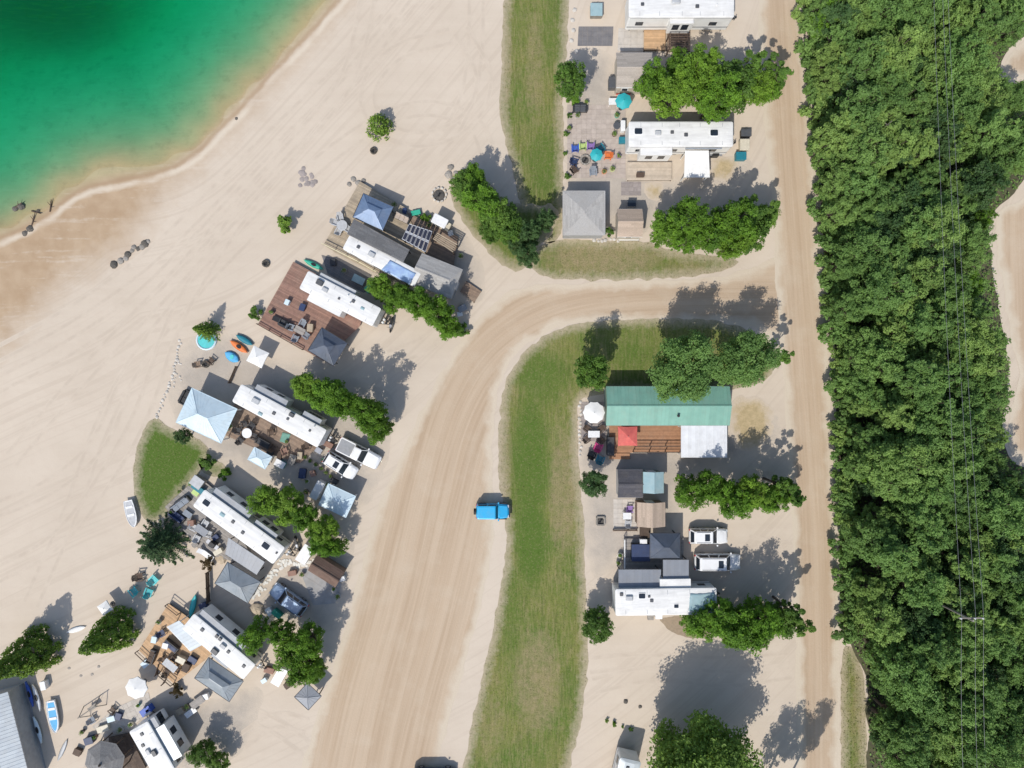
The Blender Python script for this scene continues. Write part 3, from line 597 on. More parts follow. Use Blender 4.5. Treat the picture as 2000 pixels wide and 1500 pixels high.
def broad_tree(name, seed, Rr, hgt, mat, nleaf=4200, leaf=0.34, nl=16, low=0.22, lean=(0, 0), bark='bark', lobes=(.14, .33)):
    rg = np.random.default_rng(seed); zc = hgt*(low + 1)/2; hz = hgt*(1 - low)/2
    C = []; RL = []
    for i in range(nl):
        th = 2.4*i + rg.uniform(-.5, .5); f = (i + .5)/nl; zz = zc + hz*(0.78 - 1.5*f)*rg.uniform(.8, 1.1)
        rr = Rr*rg.uniform(.35, .72)*math.sqrt(max(0.05, 1 - ((zz - zc)/hz*.9)**2))
        C.append((rr*math.cos(th), rr*math.sin(th), zz)); RL.append(Rr*rg.uniform(*lobes))
    C.append((0, 0, zc + hz*.35)); RL.append(Rr*.42)
    C = np.array(C); RL = np.array(RL); LT = rg.uniform(0, 1, len(C))
    C[:, 0] += lean[0]*C[:, 2]; C[:, 1] += lean[1]*C[:, 2]
    k = rg.choice(len(C), nleaf, p=RL**2/np.sum(RL**2))
    # each lobe is made of smaller sprays, so the crown breaks into clumps with gaps
    nsp = int(26*max(1, (Rr/2.7)**1.6)); D = rg.normal(size=(len(C), nsp, 3)); D /= np.linalg.norm(D, axis=2, keepdims=True)
    sp = rg.integers(0, nsp, nleaf); dv = D[k, sp] + rg.normal(size=(nleaf, 3))*0.20
    u = dv/np.linalg.norm(dv, axis=1, keepdims=True)
    rad = RL[k]*np.minimum(rg.random(nleaf)**.42, rg.uniform(.75, 1.0, nleaf))*(1 + .16*np.sin(sp*2.1 + k))
    pos = C[k] + u*rad[:, None]*np.array([1, 1, .85])
    nrm = u*0.7 + np.array([0, 0, .68]) + rg.normal(size=(nleaf, 3))*.35
    keep = pos[:, 2] > 0.15; pos = pos[keep]; nrm = nrm[keep]; k = k[keep]; sp = sp[keep]
    ti = LT[k]*.45 + rg.random(len(k))*.4 + 0.15*np.sin(sp*1.7)
    cr = leaf_mesh('crown', mat, pos, nrm, leaf*rg.uniform(.45, 1.5, len(k)), ti, 0.6, seed)
    tb = MB(); tr = max(.07, hgt*.018); top = Vector((lean[0]*zc, lean[1]*zc, zc + hz*.3))
    tb.tube((0, 0, -.05), top*0.45, tr*1.3, tr*.9, 7); tb.tube(top*0.45, top, tr*.9, tr*.3, 6)
    for i in range(len(C)):
        f = rg.uniform(.25, .7); tb.tube(top*f, Vector(C[i]), tr*.5*(1 - f*.5), tr*.12, 4)
    return cr, tb.mesh('trunk', bark)
def spruce(name, seed, Rr, hgt, mat, n=4200, leaf=0.26, whorls=13, arms=9, droop=0.18):
    rg = np.random.default_rng(seed); pos = []; nrm = []; ti = []
    tb = MB(); tb.tube((0, 0, -.05), (0, 0, hgt), .02*hgt, .02, 7)
    tot = sum((1 - w/whorls)**1 for w in range(whorls))
    for w in range(whorls):
        f = (w + .15)/whorls; z = hgt*(0.04 + .93*f); L = Rr*(1 - f)**.85
        for a in range(arms):
            th = 2*math.pi*(a + .5*(w % 2) + rg.uniform(-.25, .25))/arms; l = L*rg.uniform(.78, 1.12)
            m_ = max(8, int(n*(1 - w/whorls)/tot/arms)); t_ = rg.random(m_)**.75
            side = rg.normal(size=m_)*(.16 if whorls > 8 else .12)*l*(1.15 - t_) ; dz = -droop*l*t_*t_ + rg.normal(size=m_)*.05
            c, s_ = math.cos(th), math.sin(th)
            P_ = np.stack([c*l*t_ - s_*side, s_*l*t_ + c*side, z + dz], 1); pos.append(P_)
            N_ = np.tile([c*.35, s_*.35, .8], (m_, 1)) + rg.normal(size=(m_, 3))*.35; nrm.append(N_)
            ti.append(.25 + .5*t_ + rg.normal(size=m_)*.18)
            tb.tube((0, 0, z), (c*l*.9, s_*l*.9, z - droop*l*.8), .012*hgt*(1 - f) + .008, .006, 3)
    pos = np.concatenate(pos); nrm = np.concatenate(nrm); ti = np.concatenate(ti); pos[:, 2] = np.maximum(pos[:, 2], 0.05)
    cr = leaf_mesh('crown', mat, pos, nrm, leaf*rg.uniform(.6, 1.3, len(pos)), ti, 0.4, seed)
    return cr, tb.mesh('trunk', 'bark')
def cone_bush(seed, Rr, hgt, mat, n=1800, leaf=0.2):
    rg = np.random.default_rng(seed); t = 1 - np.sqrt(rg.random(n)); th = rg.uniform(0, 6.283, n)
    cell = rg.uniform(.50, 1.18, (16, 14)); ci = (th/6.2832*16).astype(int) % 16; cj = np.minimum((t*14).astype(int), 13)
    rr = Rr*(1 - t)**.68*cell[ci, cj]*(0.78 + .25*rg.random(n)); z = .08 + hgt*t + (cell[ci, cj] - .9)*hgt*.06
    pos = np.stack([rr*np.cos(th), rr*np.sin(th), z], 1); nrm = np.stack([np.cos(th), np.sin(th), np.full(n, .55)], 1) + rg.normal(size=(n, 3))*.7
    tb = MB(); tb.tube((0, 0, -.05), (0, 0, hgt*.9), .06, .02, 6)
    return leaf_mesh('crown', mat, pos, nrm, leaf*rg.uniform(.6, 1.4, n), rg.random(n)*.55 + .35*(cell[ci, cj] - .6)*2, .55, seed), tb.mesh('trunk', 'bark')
PROTO = {}
def proto(key, meshes, hgt, hc): PROTO[key] = (meshes, hgt, hc)
for i in range(4): proto('willow%d' % i, broad_tree('w', 10 + i, 2.7, 7.2 + .5*i, 'leaf_willow', 9200, 0.20, 40, 0.12), 7.2 + .5*i, 0.5)
for i in range(2): proto('tallwillow%d' % i, broad_tree('tw', 50 + i, 1.5, 8.2, 'leaf_green', 3600, 0.21, 14, 0.15), 8.2, 0.55)
for i in range(3): proto('green%d' % i, broad_tree('g', 20 + i, 2.6, 6.0, 'leaf_green', 9200, 0.20, 38, 0.1), 6.0, 0.55)
for i in range(6): proto('forest%d' % i, broad_tree('f', 30 + i, (2.8, 2.5, 3.1, 2.2, 2.7, 2.1)[i], 9.5 + .8*(i % 3), 'leaf_forest', 9500, 0.19, (64, 70, 60, 70, 54, 64)[i], 0.2, ((i - 2.5)*.02, (i % 2 - .5)*.04), lobes=(.11, .26)), 9.5 + .8*(i % 3), 0.68)
for i in range(2): proto('darkforest%d' % i, broad_tree('fd', 40 + i, 2.6, 9.0, 'leaf_dark', 8500, 0.20, 50, 0.25, lobes=(.12, .28)), 9.0, 0.65)
proto('big', broad_tree('big', 60, 6.6, 12.5, 'leaf_green', 38000, 0.30, 110, 0.10, lobes=(.12, .26)), 12.5, 0.5)
proto('spreading', broad_tree('spr', 61, 4.6, 12.0, 'leaf_forest', 20000, 0.23, 90, 0.38, lobes=(.11, .25)), 12.0, 0.70)
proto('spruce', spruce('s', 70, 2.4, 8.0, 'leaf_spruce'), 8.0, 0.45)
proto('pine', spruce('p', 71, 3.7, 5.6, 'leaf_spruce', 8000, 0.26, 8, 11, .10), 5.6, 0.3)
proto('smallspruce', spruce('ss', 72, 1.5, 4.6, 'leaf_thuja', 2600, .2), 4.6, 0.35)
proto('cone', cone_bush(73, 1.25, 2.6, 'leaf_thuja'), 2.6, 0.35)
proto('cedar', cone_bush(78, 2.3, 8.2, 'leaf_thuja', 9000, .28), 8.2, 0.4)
proto('ball', broad_tree('ball', 74, 1.2, 1.9, 'leaf_thuja', 1500, .19, 8, 0.0), 1.9, 0.5)
proto('shrub', broad_tree('shr', 75, 1.4, 2.2, 'leaf_green', 1500, .24, 8, 0.0), 2.2, 0.5)
proto('shrub2', broad_tree('shr2', 76, 1.4, 2.0, 'leaf_willow', 1500, .22, 8, 0.0), 2.0, 0.5)
proto('edgebush', broad_tree('eb', 79, 1.5, 2.6, 'leaf_forest', 2200, .19, 12, 0.0), 2.6, 0.5)
proto('russet', broad_tree('rus', 77, 0.9, 0.9, 'leaf_russet', 900, .16, 7, 0.0), 0.9, 0.5)
def plant(key, px, py, label, cat='tree', group=None, sc_=1.0, name=None, at_base=False, rz=None):
    (cr, tr), hgt, hc = PROTO[key]
    s_ = sc_ if isinstance(sc_, tuple) else (sc_,)*3
    loc = G(px, py, 0 if at_base else hgt*hc*s_[2])
    t = thing(name or ('shrub' if cat == 'shrub' else 'broadleaf_tree'), label, cat, loc, R.uniform(0, 6.28) if rz is None else rz, group)
    t.scale = s_
    link_mesh('trunk', tr, t); link_mesh('crown', cr, t); return t
def row(keys, pts, label, group, sc_=1.0):
    for i, (x, y, *r_) in enumerate(pts):
        k_ = (r_[0] if r_ else 1.0)*sc_*1.09; plant(keys[i % len(keys)], x, y, label, 'tree', group, (k_*R.uniform(.84, 1.14), k_*R.uniform(.84, 1.14), k_*R.uniform(.9, 1.18)))
WL = ['willow0', 'willow1', 'willow2', 'willow3']
row(WL, [(745, 560, .72), (785, 578, .85), (822, 597, .9), (858, 612, .9), (875, 640, .7), (770, 590, .6)], 'bright green willow in the row beside the grey shingled cabin', 'willows beside the shingled cabin', .88)
row(WL, [(600, 757, .85), (640, 768, .95), (680, 790, 1), (720, 808, 1), (738, 838, .75), (655, 785, .7)], 'bright green willow in the row above the parked white pickup', 'willows above the white pickup', .86)
row(WL, [(525, 975, .9), (560, 985, 1), (598, 1008, .85), (640, 1030, .8), (655, 1066, .65), (626, 1062, .7), (622, 1035, .6)], 'yellow green willow in the clump behind the pale blue canopy', 'willows behind the pale blue canopy', .86)
row(WL, [(500, 1238, .9), (545, 1232, .7), (575, 1265, 1), (605, 1250, .9), (600, 1300, 1), (620, 1310, .6)], 'green willow in the clump beside the sky blue car', 'willows beside the sky blue car', .86)
row(WL + ['green0'], [(1275, 165, .9), (1310, 190, 1.0), (1350, 160, 1.1), (1395, 195, 1.0), (1430, 165, 1.1), (1470, 175, .9), (1375, 140, .9), (1325, 130, .7), (1505, 175, .6)], 'leafy green tree in the dense row between tan shed and white trailer', 'trees between tan shed and trailer', 1.0)
row(['tallwillow0', 'tallwillow1'], [(1495, 140), (1465, 130), (1520, 155)], 'slim upright tree where the dense row meets the gravel track', 'slim trees by the gravel track', .9)
row(WL + ['green1'], [(1300, 445, .9), (1340, 425, 1.0), (1380, 455, 1.05), (1425, 440, 1.05), (1465, 450, 1.0), (1490, 425, .7), (1340, 470, .8), (1430, 480, .8)], 'leafy green tree in the row beside the pink roofed shed', 'trees beside the pink roofed shed', 1.0)
row(['tallwillow1', 'tallwillow0'], [(1498, 420), (1450, 405)], 'slim upright tree at the end of the row by the shed', 'slim trees at the row end by the shed', .9)
row(WL, [(1345, 960, .85), (1385, 950, .95), (1425, 970, .95), (1465, 955, 1), (1500, 975, .9), (1535, 960, .75), (1445, 985, .7)], 'leafy green tree in the hedge row above the parked white cars', 'trees above the white cars', .9)
row(['tallwillow0'], [(1545, 965), (1520, 945)], 'slim upright tree at the track end of the hedge above the cars', 'slim trees at hedge above the cars', .85)
row(WL + ['green2'], [(1365, 1215, .85), (1405, 1205, .95), (1445, 1220, 1), (1485, 1205, .95), (1520, 1210, .85), (1425, 1240, .7), (1470, 1235, .7)], 'leafy green tree in the row beside the reflection topped trailer', 'trees beside the tarp topped trailer', .95)
row(['tallwillow1'], [(1555, 1215), (1540, 1190)], 'slim upright tree at the track end of the row by the reflection topped trailer', 'slim trees by the tarp topped trailer', .85)
row(['green0', 'willow1', 'green2'], [(915, 365, .95), (945, 395, 1.0), (975, 420, 1.0), (1000, 450, .9), (930, 350, .7), (960, 450, .7)], 'bright green tree in the belt between sandy beach and grey garage', 'bright trees between beach and garage', .95)
row(['darkforest0', 'darkforest1'], [(1035, 455, .8), (1030, 500, .78), (1065, 430, .7), (1010, 480, .6)], 'dark olive tree in the belt between sandy beach and grey garage', 'dark trees between beach and garage', .85)
plant('green1', 1115, 158, 'round grey green tree beside the dark paved pad', sc_=(.88, .88, 1.3))
plant('green2', 1155, 725, 'round green tree overhanging the green roof, beside the white parasol', sc_=(.98, .98, 1.45))
plant('spreading', 1338, 718, 'broad spreading tree overhanging the green metal roof', sc_=(1.16, .98, .94))
plant('spreading', 1456, 702, 'broad olive tree behind the green roofed lodge, beside the gravel track', sc_=(1.0, .80, .84))
plant('tallwillow0', 1525, 700, 'slim sparse tree between the broad olive tree and gravel track', sc_=.9)
plant('darkforest1', 1160, 945, 'round dark green tree beside the dark shed roof', sc_=.78)
plant('green0', 1166, 1220, 'round deep green tree at the end of the reflection topped trailer', sc_=.92)
plant('big', 1368, 1516, 'very large round tree shading the empty sandy plot', sc_=(1.2, 1.2, 1.05))
plant('willow0', 1500, 1508, 'slim tree casting shade beside the very large round tree', at_base=True, sc_=(1.0, 1.0, 1.5))
plant('willow2', 1545, 1512, 'slim tree beside the gravel track, near the very large round tree', at_base=True, sc_=(.75, .75, 1.6))
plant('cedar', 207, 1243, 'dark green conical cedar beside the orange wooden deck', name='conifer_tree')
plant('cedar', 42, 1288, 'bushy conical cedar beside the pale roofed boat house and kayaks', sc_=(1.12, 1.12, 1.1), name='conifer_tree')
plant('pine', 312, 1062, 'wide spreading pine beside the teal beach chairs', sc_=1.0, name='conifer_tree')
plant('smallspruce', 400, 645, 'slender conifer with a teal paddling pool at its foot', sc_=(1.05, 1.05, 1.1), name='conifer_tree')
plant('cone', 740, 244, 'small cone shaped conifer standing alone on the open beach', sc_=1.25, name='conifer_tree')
plant('ball', 556, 437, 'small round bush standing alone on the beach sand', 'shrub', sc_=1.3)
plant('shrub', 497, 612, 'small loose shrub at the corner of the red brown deck', 'shrub', sc_=.7)
plant('darkforest0', 355, 852, 'dark green bushy tree tucked under the pale blue pavilion', sc_=.45)
plant('shrub', 405, 905, 'dark low shrub between lawn and grey trailer', 'shrub', sc_=.8)
plant('shrub2', 440, 925, 'pale green shrub beside the low lawn patch', 'shrub', sc_=.7)
plant('green2', 395, 1470, 'dense green tree beside the bottom trailer with grey slide out', sc_=.72)
plant('green1', 425, 1490, 'shady green tree next to the bottom trailer and sandy drive', sc_=.6)
plant('russet', 345, 1350, 'russet leaved bush in the bed below the orange deck', 'shrub', sc_=1.2)
plant('russet', 405, 1100, 'brown tinged bush beside the tall timber post', 'shrub', sc_=1.3)
plant('shrub2', 1120, 195, 'low green shrub edging the pink paved patio', 'shrub', sc_=.7)
plant('shrub2', 830, 424, 'small yellow green shrub beside the blue gazebo', 'shrub', sc_=.6)
plant('shrub', 900, 645, 'low shrub at the road end of the willow row', 'shrub', sc_=.8)
plant('shrub', 1190, 452, 'small green shrub between garage and pink roofed shed', 'shrub', sc_=.5)
for (x, y, s_) in [(1106, 262, .32), (1108, 345, .35), (1104, 300, .25), (1112, 225, .3)]:
    plant('shrub', x, y, 'tiny clipped shrub edging patio with coloured chairs', 'shrub', 'tiny shrubs edging the patio', s_)
# the wood beside the gravel track
CROWNS = smooth(pw([(1602, -70), (1606, 200), (1622, 360), (1645, 500), (1662, 700), (1680, 900), (1688, 1150), (1722, 1290), (1730, 1570), (2035, 1570), (2035, 960), (1985, 930), (1950, 900), (1925, 830), (1955, 730), (1935, 640), (1920, 560), (1905, 480), (1900, 425), (1935, 380), (2035, 340), (2035, 190), (1990, 180), (1930, 150), (1940, 95), (1985, 50), (2035, 20), (2035, -70)]), 1)
FK = ['a tall green broadleaf tree packed into the wood beside the track', 'a yellow green broadleaf tree packed into the wood beside the track', 'a dark green broadleaf tree packed into the wood beside the track']
rgF = random.Random(5); nF = 0; placed = []
for j in range(32):
    for i in range(13):
        px = 1598 + (i + .5*(j % 2))*37.5 + rgF.uniform(-13, 13); py = -45 + j*50 + rgF.uniform(-15, 15)
        if sdf(pw([(px, py)]), CROWNS)[0] < 0: continue
        if any(abs(px - a) < w_ and abs(py - c) < h_ for a, c, w_, h_ in ((1640, 190, 22, 26), (1745, 1165, 36, 22), (1710, 700, 16, 22))): continue
        edge = sdf(pw([(px, py)]), CROWNS)[0] < 1.6
        dk = rgF.random() < .14; s_ = rgF.uniform(.62, .9) if edge else rgF.uniform(.76, 1.22)
        key = ('darkforest%d' % rgF.randrange(2)) if dk else 'forest%d' % rgF.randrange(6)
        lx = np.interp(py, [0, 1210, 1500], [1838, 1900, 1915]); dd_ = sdf(pw([(px, py)]), CROWNS)[0]
        where = 'growing under the power lines in the wood' if abs(px - lx) < 26 else 'at the edge of the wood beside the gravel track' if (dd_ < 2.2 and px < 1780) else 'at the far edge of the wood by the second sandy track' if (dd_ < 2.2 and 330 < py < 940) else 'deep in the wood between gravel track and power lines' if px < lx else 'in the wood beyond the power lines'
        size = 'broad' if s_ > 1.0 else 'small' if s_ < .85 else 'middling'
        plant(key, px, py, '%s %s tree %s' % (size, 'dark green' if dk else 'green', where), 'tree', 'trees of the wood beside the track', s_); nF += 1
for (x, y) in [(1873, 640), (1725, 706), (1880, 560), (1860, 470), (1905, 430), (1615, 40), (1690, 920), (1760, 60)]:
    plant('willow%d' % R.randrange(4), x, y, 'bright yellow green young tree standing out in the dark wood', 'tree', 'young bright trees in the wood', R.uniform(.65, .9))
def undergrowth():
    rg = np.random.default_rng(3); fl = smooth(pw(FLOOR), 2); n = 60000
    P = np.stack([rg.uniform(34, 68, n), rg.uniform(-52, 52, n)], 1); d = sdf(P, fl); P = P[d > .1]; d = d[d > .1]; n = len(P)
    z = 0.1 + rg.random(n)**1.5*np.clip(.4 + d*.5, .3, 1.8); pos = np.column_stack([P, z])
    nr = np.array([0, 0, .9]) + rg.normal(size=(n, 3))*.5
    me = leaf_mesh('undergrowth', 'leaf_forest', pos, nr, rg.uniform(.16, .42, n), rg.random(n)*.8, .6, 4)
    tag(link_mesh('undergrowth', me), 'tangled leafy undergrowth on the floor of the wood', 'undergrowth', kind='stuff')
undergrowth()
for i in range(46):                                                       # low bushes along the track edge
    y = -10 + i*27.5 + R.uniform(-8, 8); x = float(np.interp(y, [0, 300, 560, 900, 1240], [1580, 1604, 1624, 1644, 1652])) + R.uniform(2, 12)
    plant('edgebush', x, y, 'low bush fringing the wood along the gravel track', 'shrub', 'bushes fringing the wood', R.uniform(.9, 1.7))
def snag(px, py, hgt, n, seed, label):
    rg = random.Random(seed); t = thing('dead_tree', label, 'tree', G(px, py), rg.uniform(0, 6), 'bare trees in the wood'); b = MB()
    top = Vector((rg.uniform(-.6, .6), rg.uniform(-.6, .6), hgt)); b.tube((0, 0, -.05), top, .14, .04, 7); b.build('trunk', 'bark_grey', t)
    for k in range(n):
        f = rg.uniform(.35, .95); p = top*f; th = rg.uniform(0, 6.28); l = rg.uniform(.9, 2.4)*(1.2 - f)
        q = p + Vector((math.cos(th)*l, math.sin(th)*l, l*.5)); c = MB(); c.tube(p, q, .045, .02, 5)
        for m_ in range(4):
            a = th + rg.uniform(-1, 1); s0 = p.lerp(q, rg.uniform(.4, 1)); c.tube(s0, s0 + Vector((math.cos(a)*l*.45, math.sin(a)*l*.45, l*.3)), .02, .008, 4)
        c.build('branch', 'bark_grey', t)
for i, (x, y, h_) in enumerate([(1618, 205, 9), (1632, 178, 8), (1650, 40, 8), (1668, 300, 9)]): snag(x, y, h_, 13, 80 + i, 'bare grey dead tree standing among the green wood')
for i, (x, y, dx, dy, l) in enumerate([(1715, 1150, 60, 28, 5.0), (1735, 1175, 50, 40, 4.2), (1750, 1160, 55, 15, 3.4), (1865, 1165, 20, 45, 3.0)]):
    b = MB(); b.tube((-l/2, 0, .9), (l/2, 0, 1.3), .16, .08, 8); b.tube((0, 0, 1.1), (l*.22, .9, 1.5), .06, .03, 5); b.tube((l*.2, 0, 1.2), (l*.45, -.8, 1.6), .05, .02, 5); b.tube((-l*.3, 0, 1.0), (-l*.35, .1, 0), .07, .06, 5); b.tube((l*.4, 0, 1.25), (l*.42, 0, 0), .05, .05, 5)
    tag(b.build('fallen_trunk', 'bark_grey', None, loc=G(x, y, 1.0), rz=ang(dx, dy)), 'bleached fallen trunk lying in a gap of the wood', 'log', 'fallen trunks in the wood')
# ------------------------------------------------------------------ builders
def trailer(label, A, B, wpx, hgt=3.5, slides=(), gear=(), awning=None, group=None, wall='white_wall', roof='white_roof', stripe='grey_trim', hitch=1, floor=0.75, name='travel_trailer'):
    """A, B: ends of the roof's middle line (photo pixels); slides (u0,u1,side,depth,mat); gear (kind,px,py,size)"""
    a = W(*A, hgt); b_ = W(*B, hgt); c = (a + b_)/2; L = (b_ - a).length; rz = math.atan2((b_ - a).y, (b_ - a).x); w = wpx/(S*H/(H - hgt))
    t = thing(name, label, 'trailer', (c.x, c.y, 0), rz, group); x1 = L/2; y1 = w/2
    m_ = MB(); prof = rrect(-x1 + .03, x1 - .03, -y1 + .03, y1 - .03, .18, 3)
    m_.loft([[(x, y, floor) for x, y in prof], [(x, y, hgt - .12) for x, y in prof]]); wl_ = m_.build('wall', wall, t)
    # crowned membrane roof with a lip and drip rail
    m_ = MB(); nx = 10; R0 = rrect(-x1, x1, -y1, y1, .22, 3)
    ins = [(x*(x1 - .16)/x1, y*(y1 - .14)/y1) for x, y in R0]; ins2 = [(x*.9, y*.45) for x, y in R0]
    m_.loft([[(x, y, hgt - .16) for x, y in R0], [(x, y, hgt - .02) for x, y in R0], [(x, y, hgt + .02) for x, y in ins], [(x, y, hgt + .07) for x, y in ins2]])
    rf = m_.build('roof', roof, t)
    for s_ in (-1, 1):
        MB().box(-x1 + .2, x1 - .2, s_*y1 - .02, s_*y1 + .02, hgt - .2, hgt - .14).build('drip_rail', 'grey_trim', rf)
    for k in range(int(L//2.4)):                                             # membrane seams
        xs_ = -x1 + 1.3 + k*2.4 + R.uniform(-.2, .2)
        MB().box(xs_ - .03, xs_ + .03, -y1*.88, y1*.88, hgt + .02, hgt + .078 - .02).build('seam', 'light_grey', rf)
    m_ = MB()
    for s_ in (-1, 1): m_.box(-x1 + .1, x1 - .1, s_*(y1 - .026) - .006, s_*(y1 - .026) + .006, floor + .5, floor + .72)
    m_.build('stripe', stripe, t)
    for s_ in (-1, 1):
        for u in ((-.36, -.12, .2, .38) if s_ > 0 else (-.38, -.05, .33)):
            f = MB().box(u*L - .45, u*L + .45, s_*(y1 - .02) - .015, s_*(y1 - .02) + .015, floor + 1.0, floor + 1.75).build('window', 'black', t)
            MB().box(u*L - .38, u*L + .38, s_*(y1 - .02) - .022, s_*(y1 - .02) + .022, floor + 1.07, floor + 1.68).build('pane', 'glass', f)
    d = MB().box(.12*L - .35, .12*L + .35, -y1 - .005, -y1 + .03, floor + .05, floor + 1.95).build('door', 'white_plastic', t)
    MB().box(.12*L + .2, .12*L + .27, -y1 - .05, -y1, floor + .95, floor + 1.05).build('handle', 'steel', d)
    MB().box(-x1 + .3, x1 - .3, -y1 + .2, y1 - .2, floor - .18, floor).build('chassis', 'charcoal', t)
    for s_ in (-1, 1):
        for ux in (-.12, .0):
            wh = MB(); cx = ux*L - .1
            wh.loft([[(cx + .36*math.cos(q), s_*(y1 - .32) + dy, .36 + .36*math.sin(q)) for q in [i*math.pi/8 for i in range(16)]] for dy in (-.12, .12)])
            wo = wh.build('wheel', 'rubber', t)
            MB().loft([[(cx + .19*math.cos(q), s_*(y1 - .32 + .125) + dy, .36 + .19*math.sin(q)) for q in [i*math.pi/5 for i in range(10)]] for dy in (-.01, .01)]).build('rim', 'steel', wo)
        for ux in (-1, 1): MB().box(ux*(x1 - .6) - .06, ux*(x1 - .6) + .06, s_*(y1 - .3) - .06, s_*(y1 - .3) + .06, 0, floor - .1).build('jack', 'steel', t)
    if hitch:
        q = hitch; m_ = MB(); m_.tube((q*(x1 - .1), .55, floor - .1), (q*(x1 + 1.25), 0, floor - .15), .05); m_.tube((q*(x1 - .1), -.55, floor - .1), (q*(x1 + 1.25), 0, floor - .15), .05); m_.tube((q*(x1 + 1.1), 0, floor + .25), (q*(x1 + 1.1), 0, 0), .05)
        m_.build('hitch', 'charcoal', t)
        for yy in (-.19, .19): MB().lathe([(.04, floor - .1), (.16, floor - .05), (.17, floor + .4), (.1, floor + .52), (.05, floor + .55)], 10, (q*(x1 + .35), yy)).build('gas_bottle', 'white_plastic', t)
        MB().box(q*(x1 + .7) - .12, q*(x1 + .7) + .12, -.2, .2, floor - .1, floor + .15).build('battery_box', 'black', t)
    for (u0, u1, s_, dep, mt) in slides:
        X0, X1 = u0*L, u1*L; ya, yb = (y1 - .1, y1 + dep) if s_ > 0 else (-y1 - dep, -y1 + .1); hz_ = hgt - .35
        so = MB().rbox(X0, X1, ya, yb, floor + .15, hz_, .06).build('slide_out', wall, t)
        MB().rbox(X0 - .04, X1 + .04, min(ya, yb) - .04, max(ya, yb) + .02, hz_ + .003, hz_ + .05, .05).build('slide_roof', mt, so)
        ym = yb if s_ > 0 else ya
        for u in (.3, .7): MB().box(X0 + (X1 - X0)*u - .4, X0 + (X1 - X0)*u + .4, ym - .02, ym + .02, floor + 1.0, hz_ - .35).build('window', 'glass', so)
    ca, sa = math.cos(-rz), math.sin(-rz)
    for (kind, px, py, *sz) in gear:
        p = W(px, py, hgt + .1) - c; x = p.x*ca - p.y*sa; y = p.x*sa + p.y*ca; s_ = sz[0] if sz else 1.0
        x = max(-x1 + .35, min(x1 - .35, x)); y = max(-y1 + .3, min(y1 - .3, y)); z = hgt + .02
        if kind == 'ac':
            g = MB(); g.loft([rr(x, y, .5*s_, .38*s_, z), rr(x, y, .52*s_, .38*s_, z + .18), rr(x, y, .40*s_, .28*s_, z + .30)]); ac = g.build('air_conditioner', 'light_grey', rf)
        elif kind == 'acd':
            g = MB(); g.loft([rr(x, y, .52*s_, .4*s_, z), rr(x, y, .54*s_, .42*s_, z + .2), rr(x, y, .42*s_, .32*s_, z + .33)]); g.build('air_conditioner', 'dark_grey', rf)
        elif kind == 'vent':
            g = MB(); g.loft([rr(x, y, .20*s_, .20*s_, z), rr(x, y, .20*s_, .20*s_, z + .1), rr(x, y, .16*s_, .16*s_, z + .16)]); g.build('roof_vent', 'dark_grey', rf)
        elif kind == 'sky':
            g = MB(); g.loft([rr(x, y, .42*s_, .3*s_, z), rr(x, y, .40*s_, .28*s_, z + .08), rr(x, y, .2*s_, .14*s_, z + .15)]); g.build('skylight', 'ice_glass', rf)
        elif kind == 'hatch':
            g = MB(); g.loft([rr(x, y, .54*s_, .44*s_, z), rr(x, y, .54*s_, .44*s_, z + .09)]); h_ = g.build('hatch', 'white_plastic', rf)
            MB().loft([rr(x, y, .47*s_, .37*s_, z + .091), rr(x, y, .42*s_, .32*s_, z + .13)]).build('pane', 'glass', h_)
        elif kind == 'pipe': MB().lathe([(.06, z - .02), (.06, z + .22), (.09, z + .23), (.02, z + .28)], 8, (x, y)).build('vent_pipe', 'white_plastic', rf)
        elif kind == 'panel': MB().box(x - .75*s_, x + .75*s_, y - .33*s_, y + .33*s_, z + .06, z + .1).build('solar_panel', 'solar', rf)
    if awning:
        u0, u1, s_ = awning; m_ = MB(); m_.tube((u0*L, s_*(y1 + .08), hgt - .35), (u1*L, s_*(y1 + .08), hgt - .35), .08, None, 8); m_.build('awning_roll', 'grey_fabric', t)
    return t
def rr(x, y, a, b_, z): return [(p[0], p[1], z) for p in rrect(x - a, x + a, y - b_, y + b_, min(a, b_)*.35, 2)]

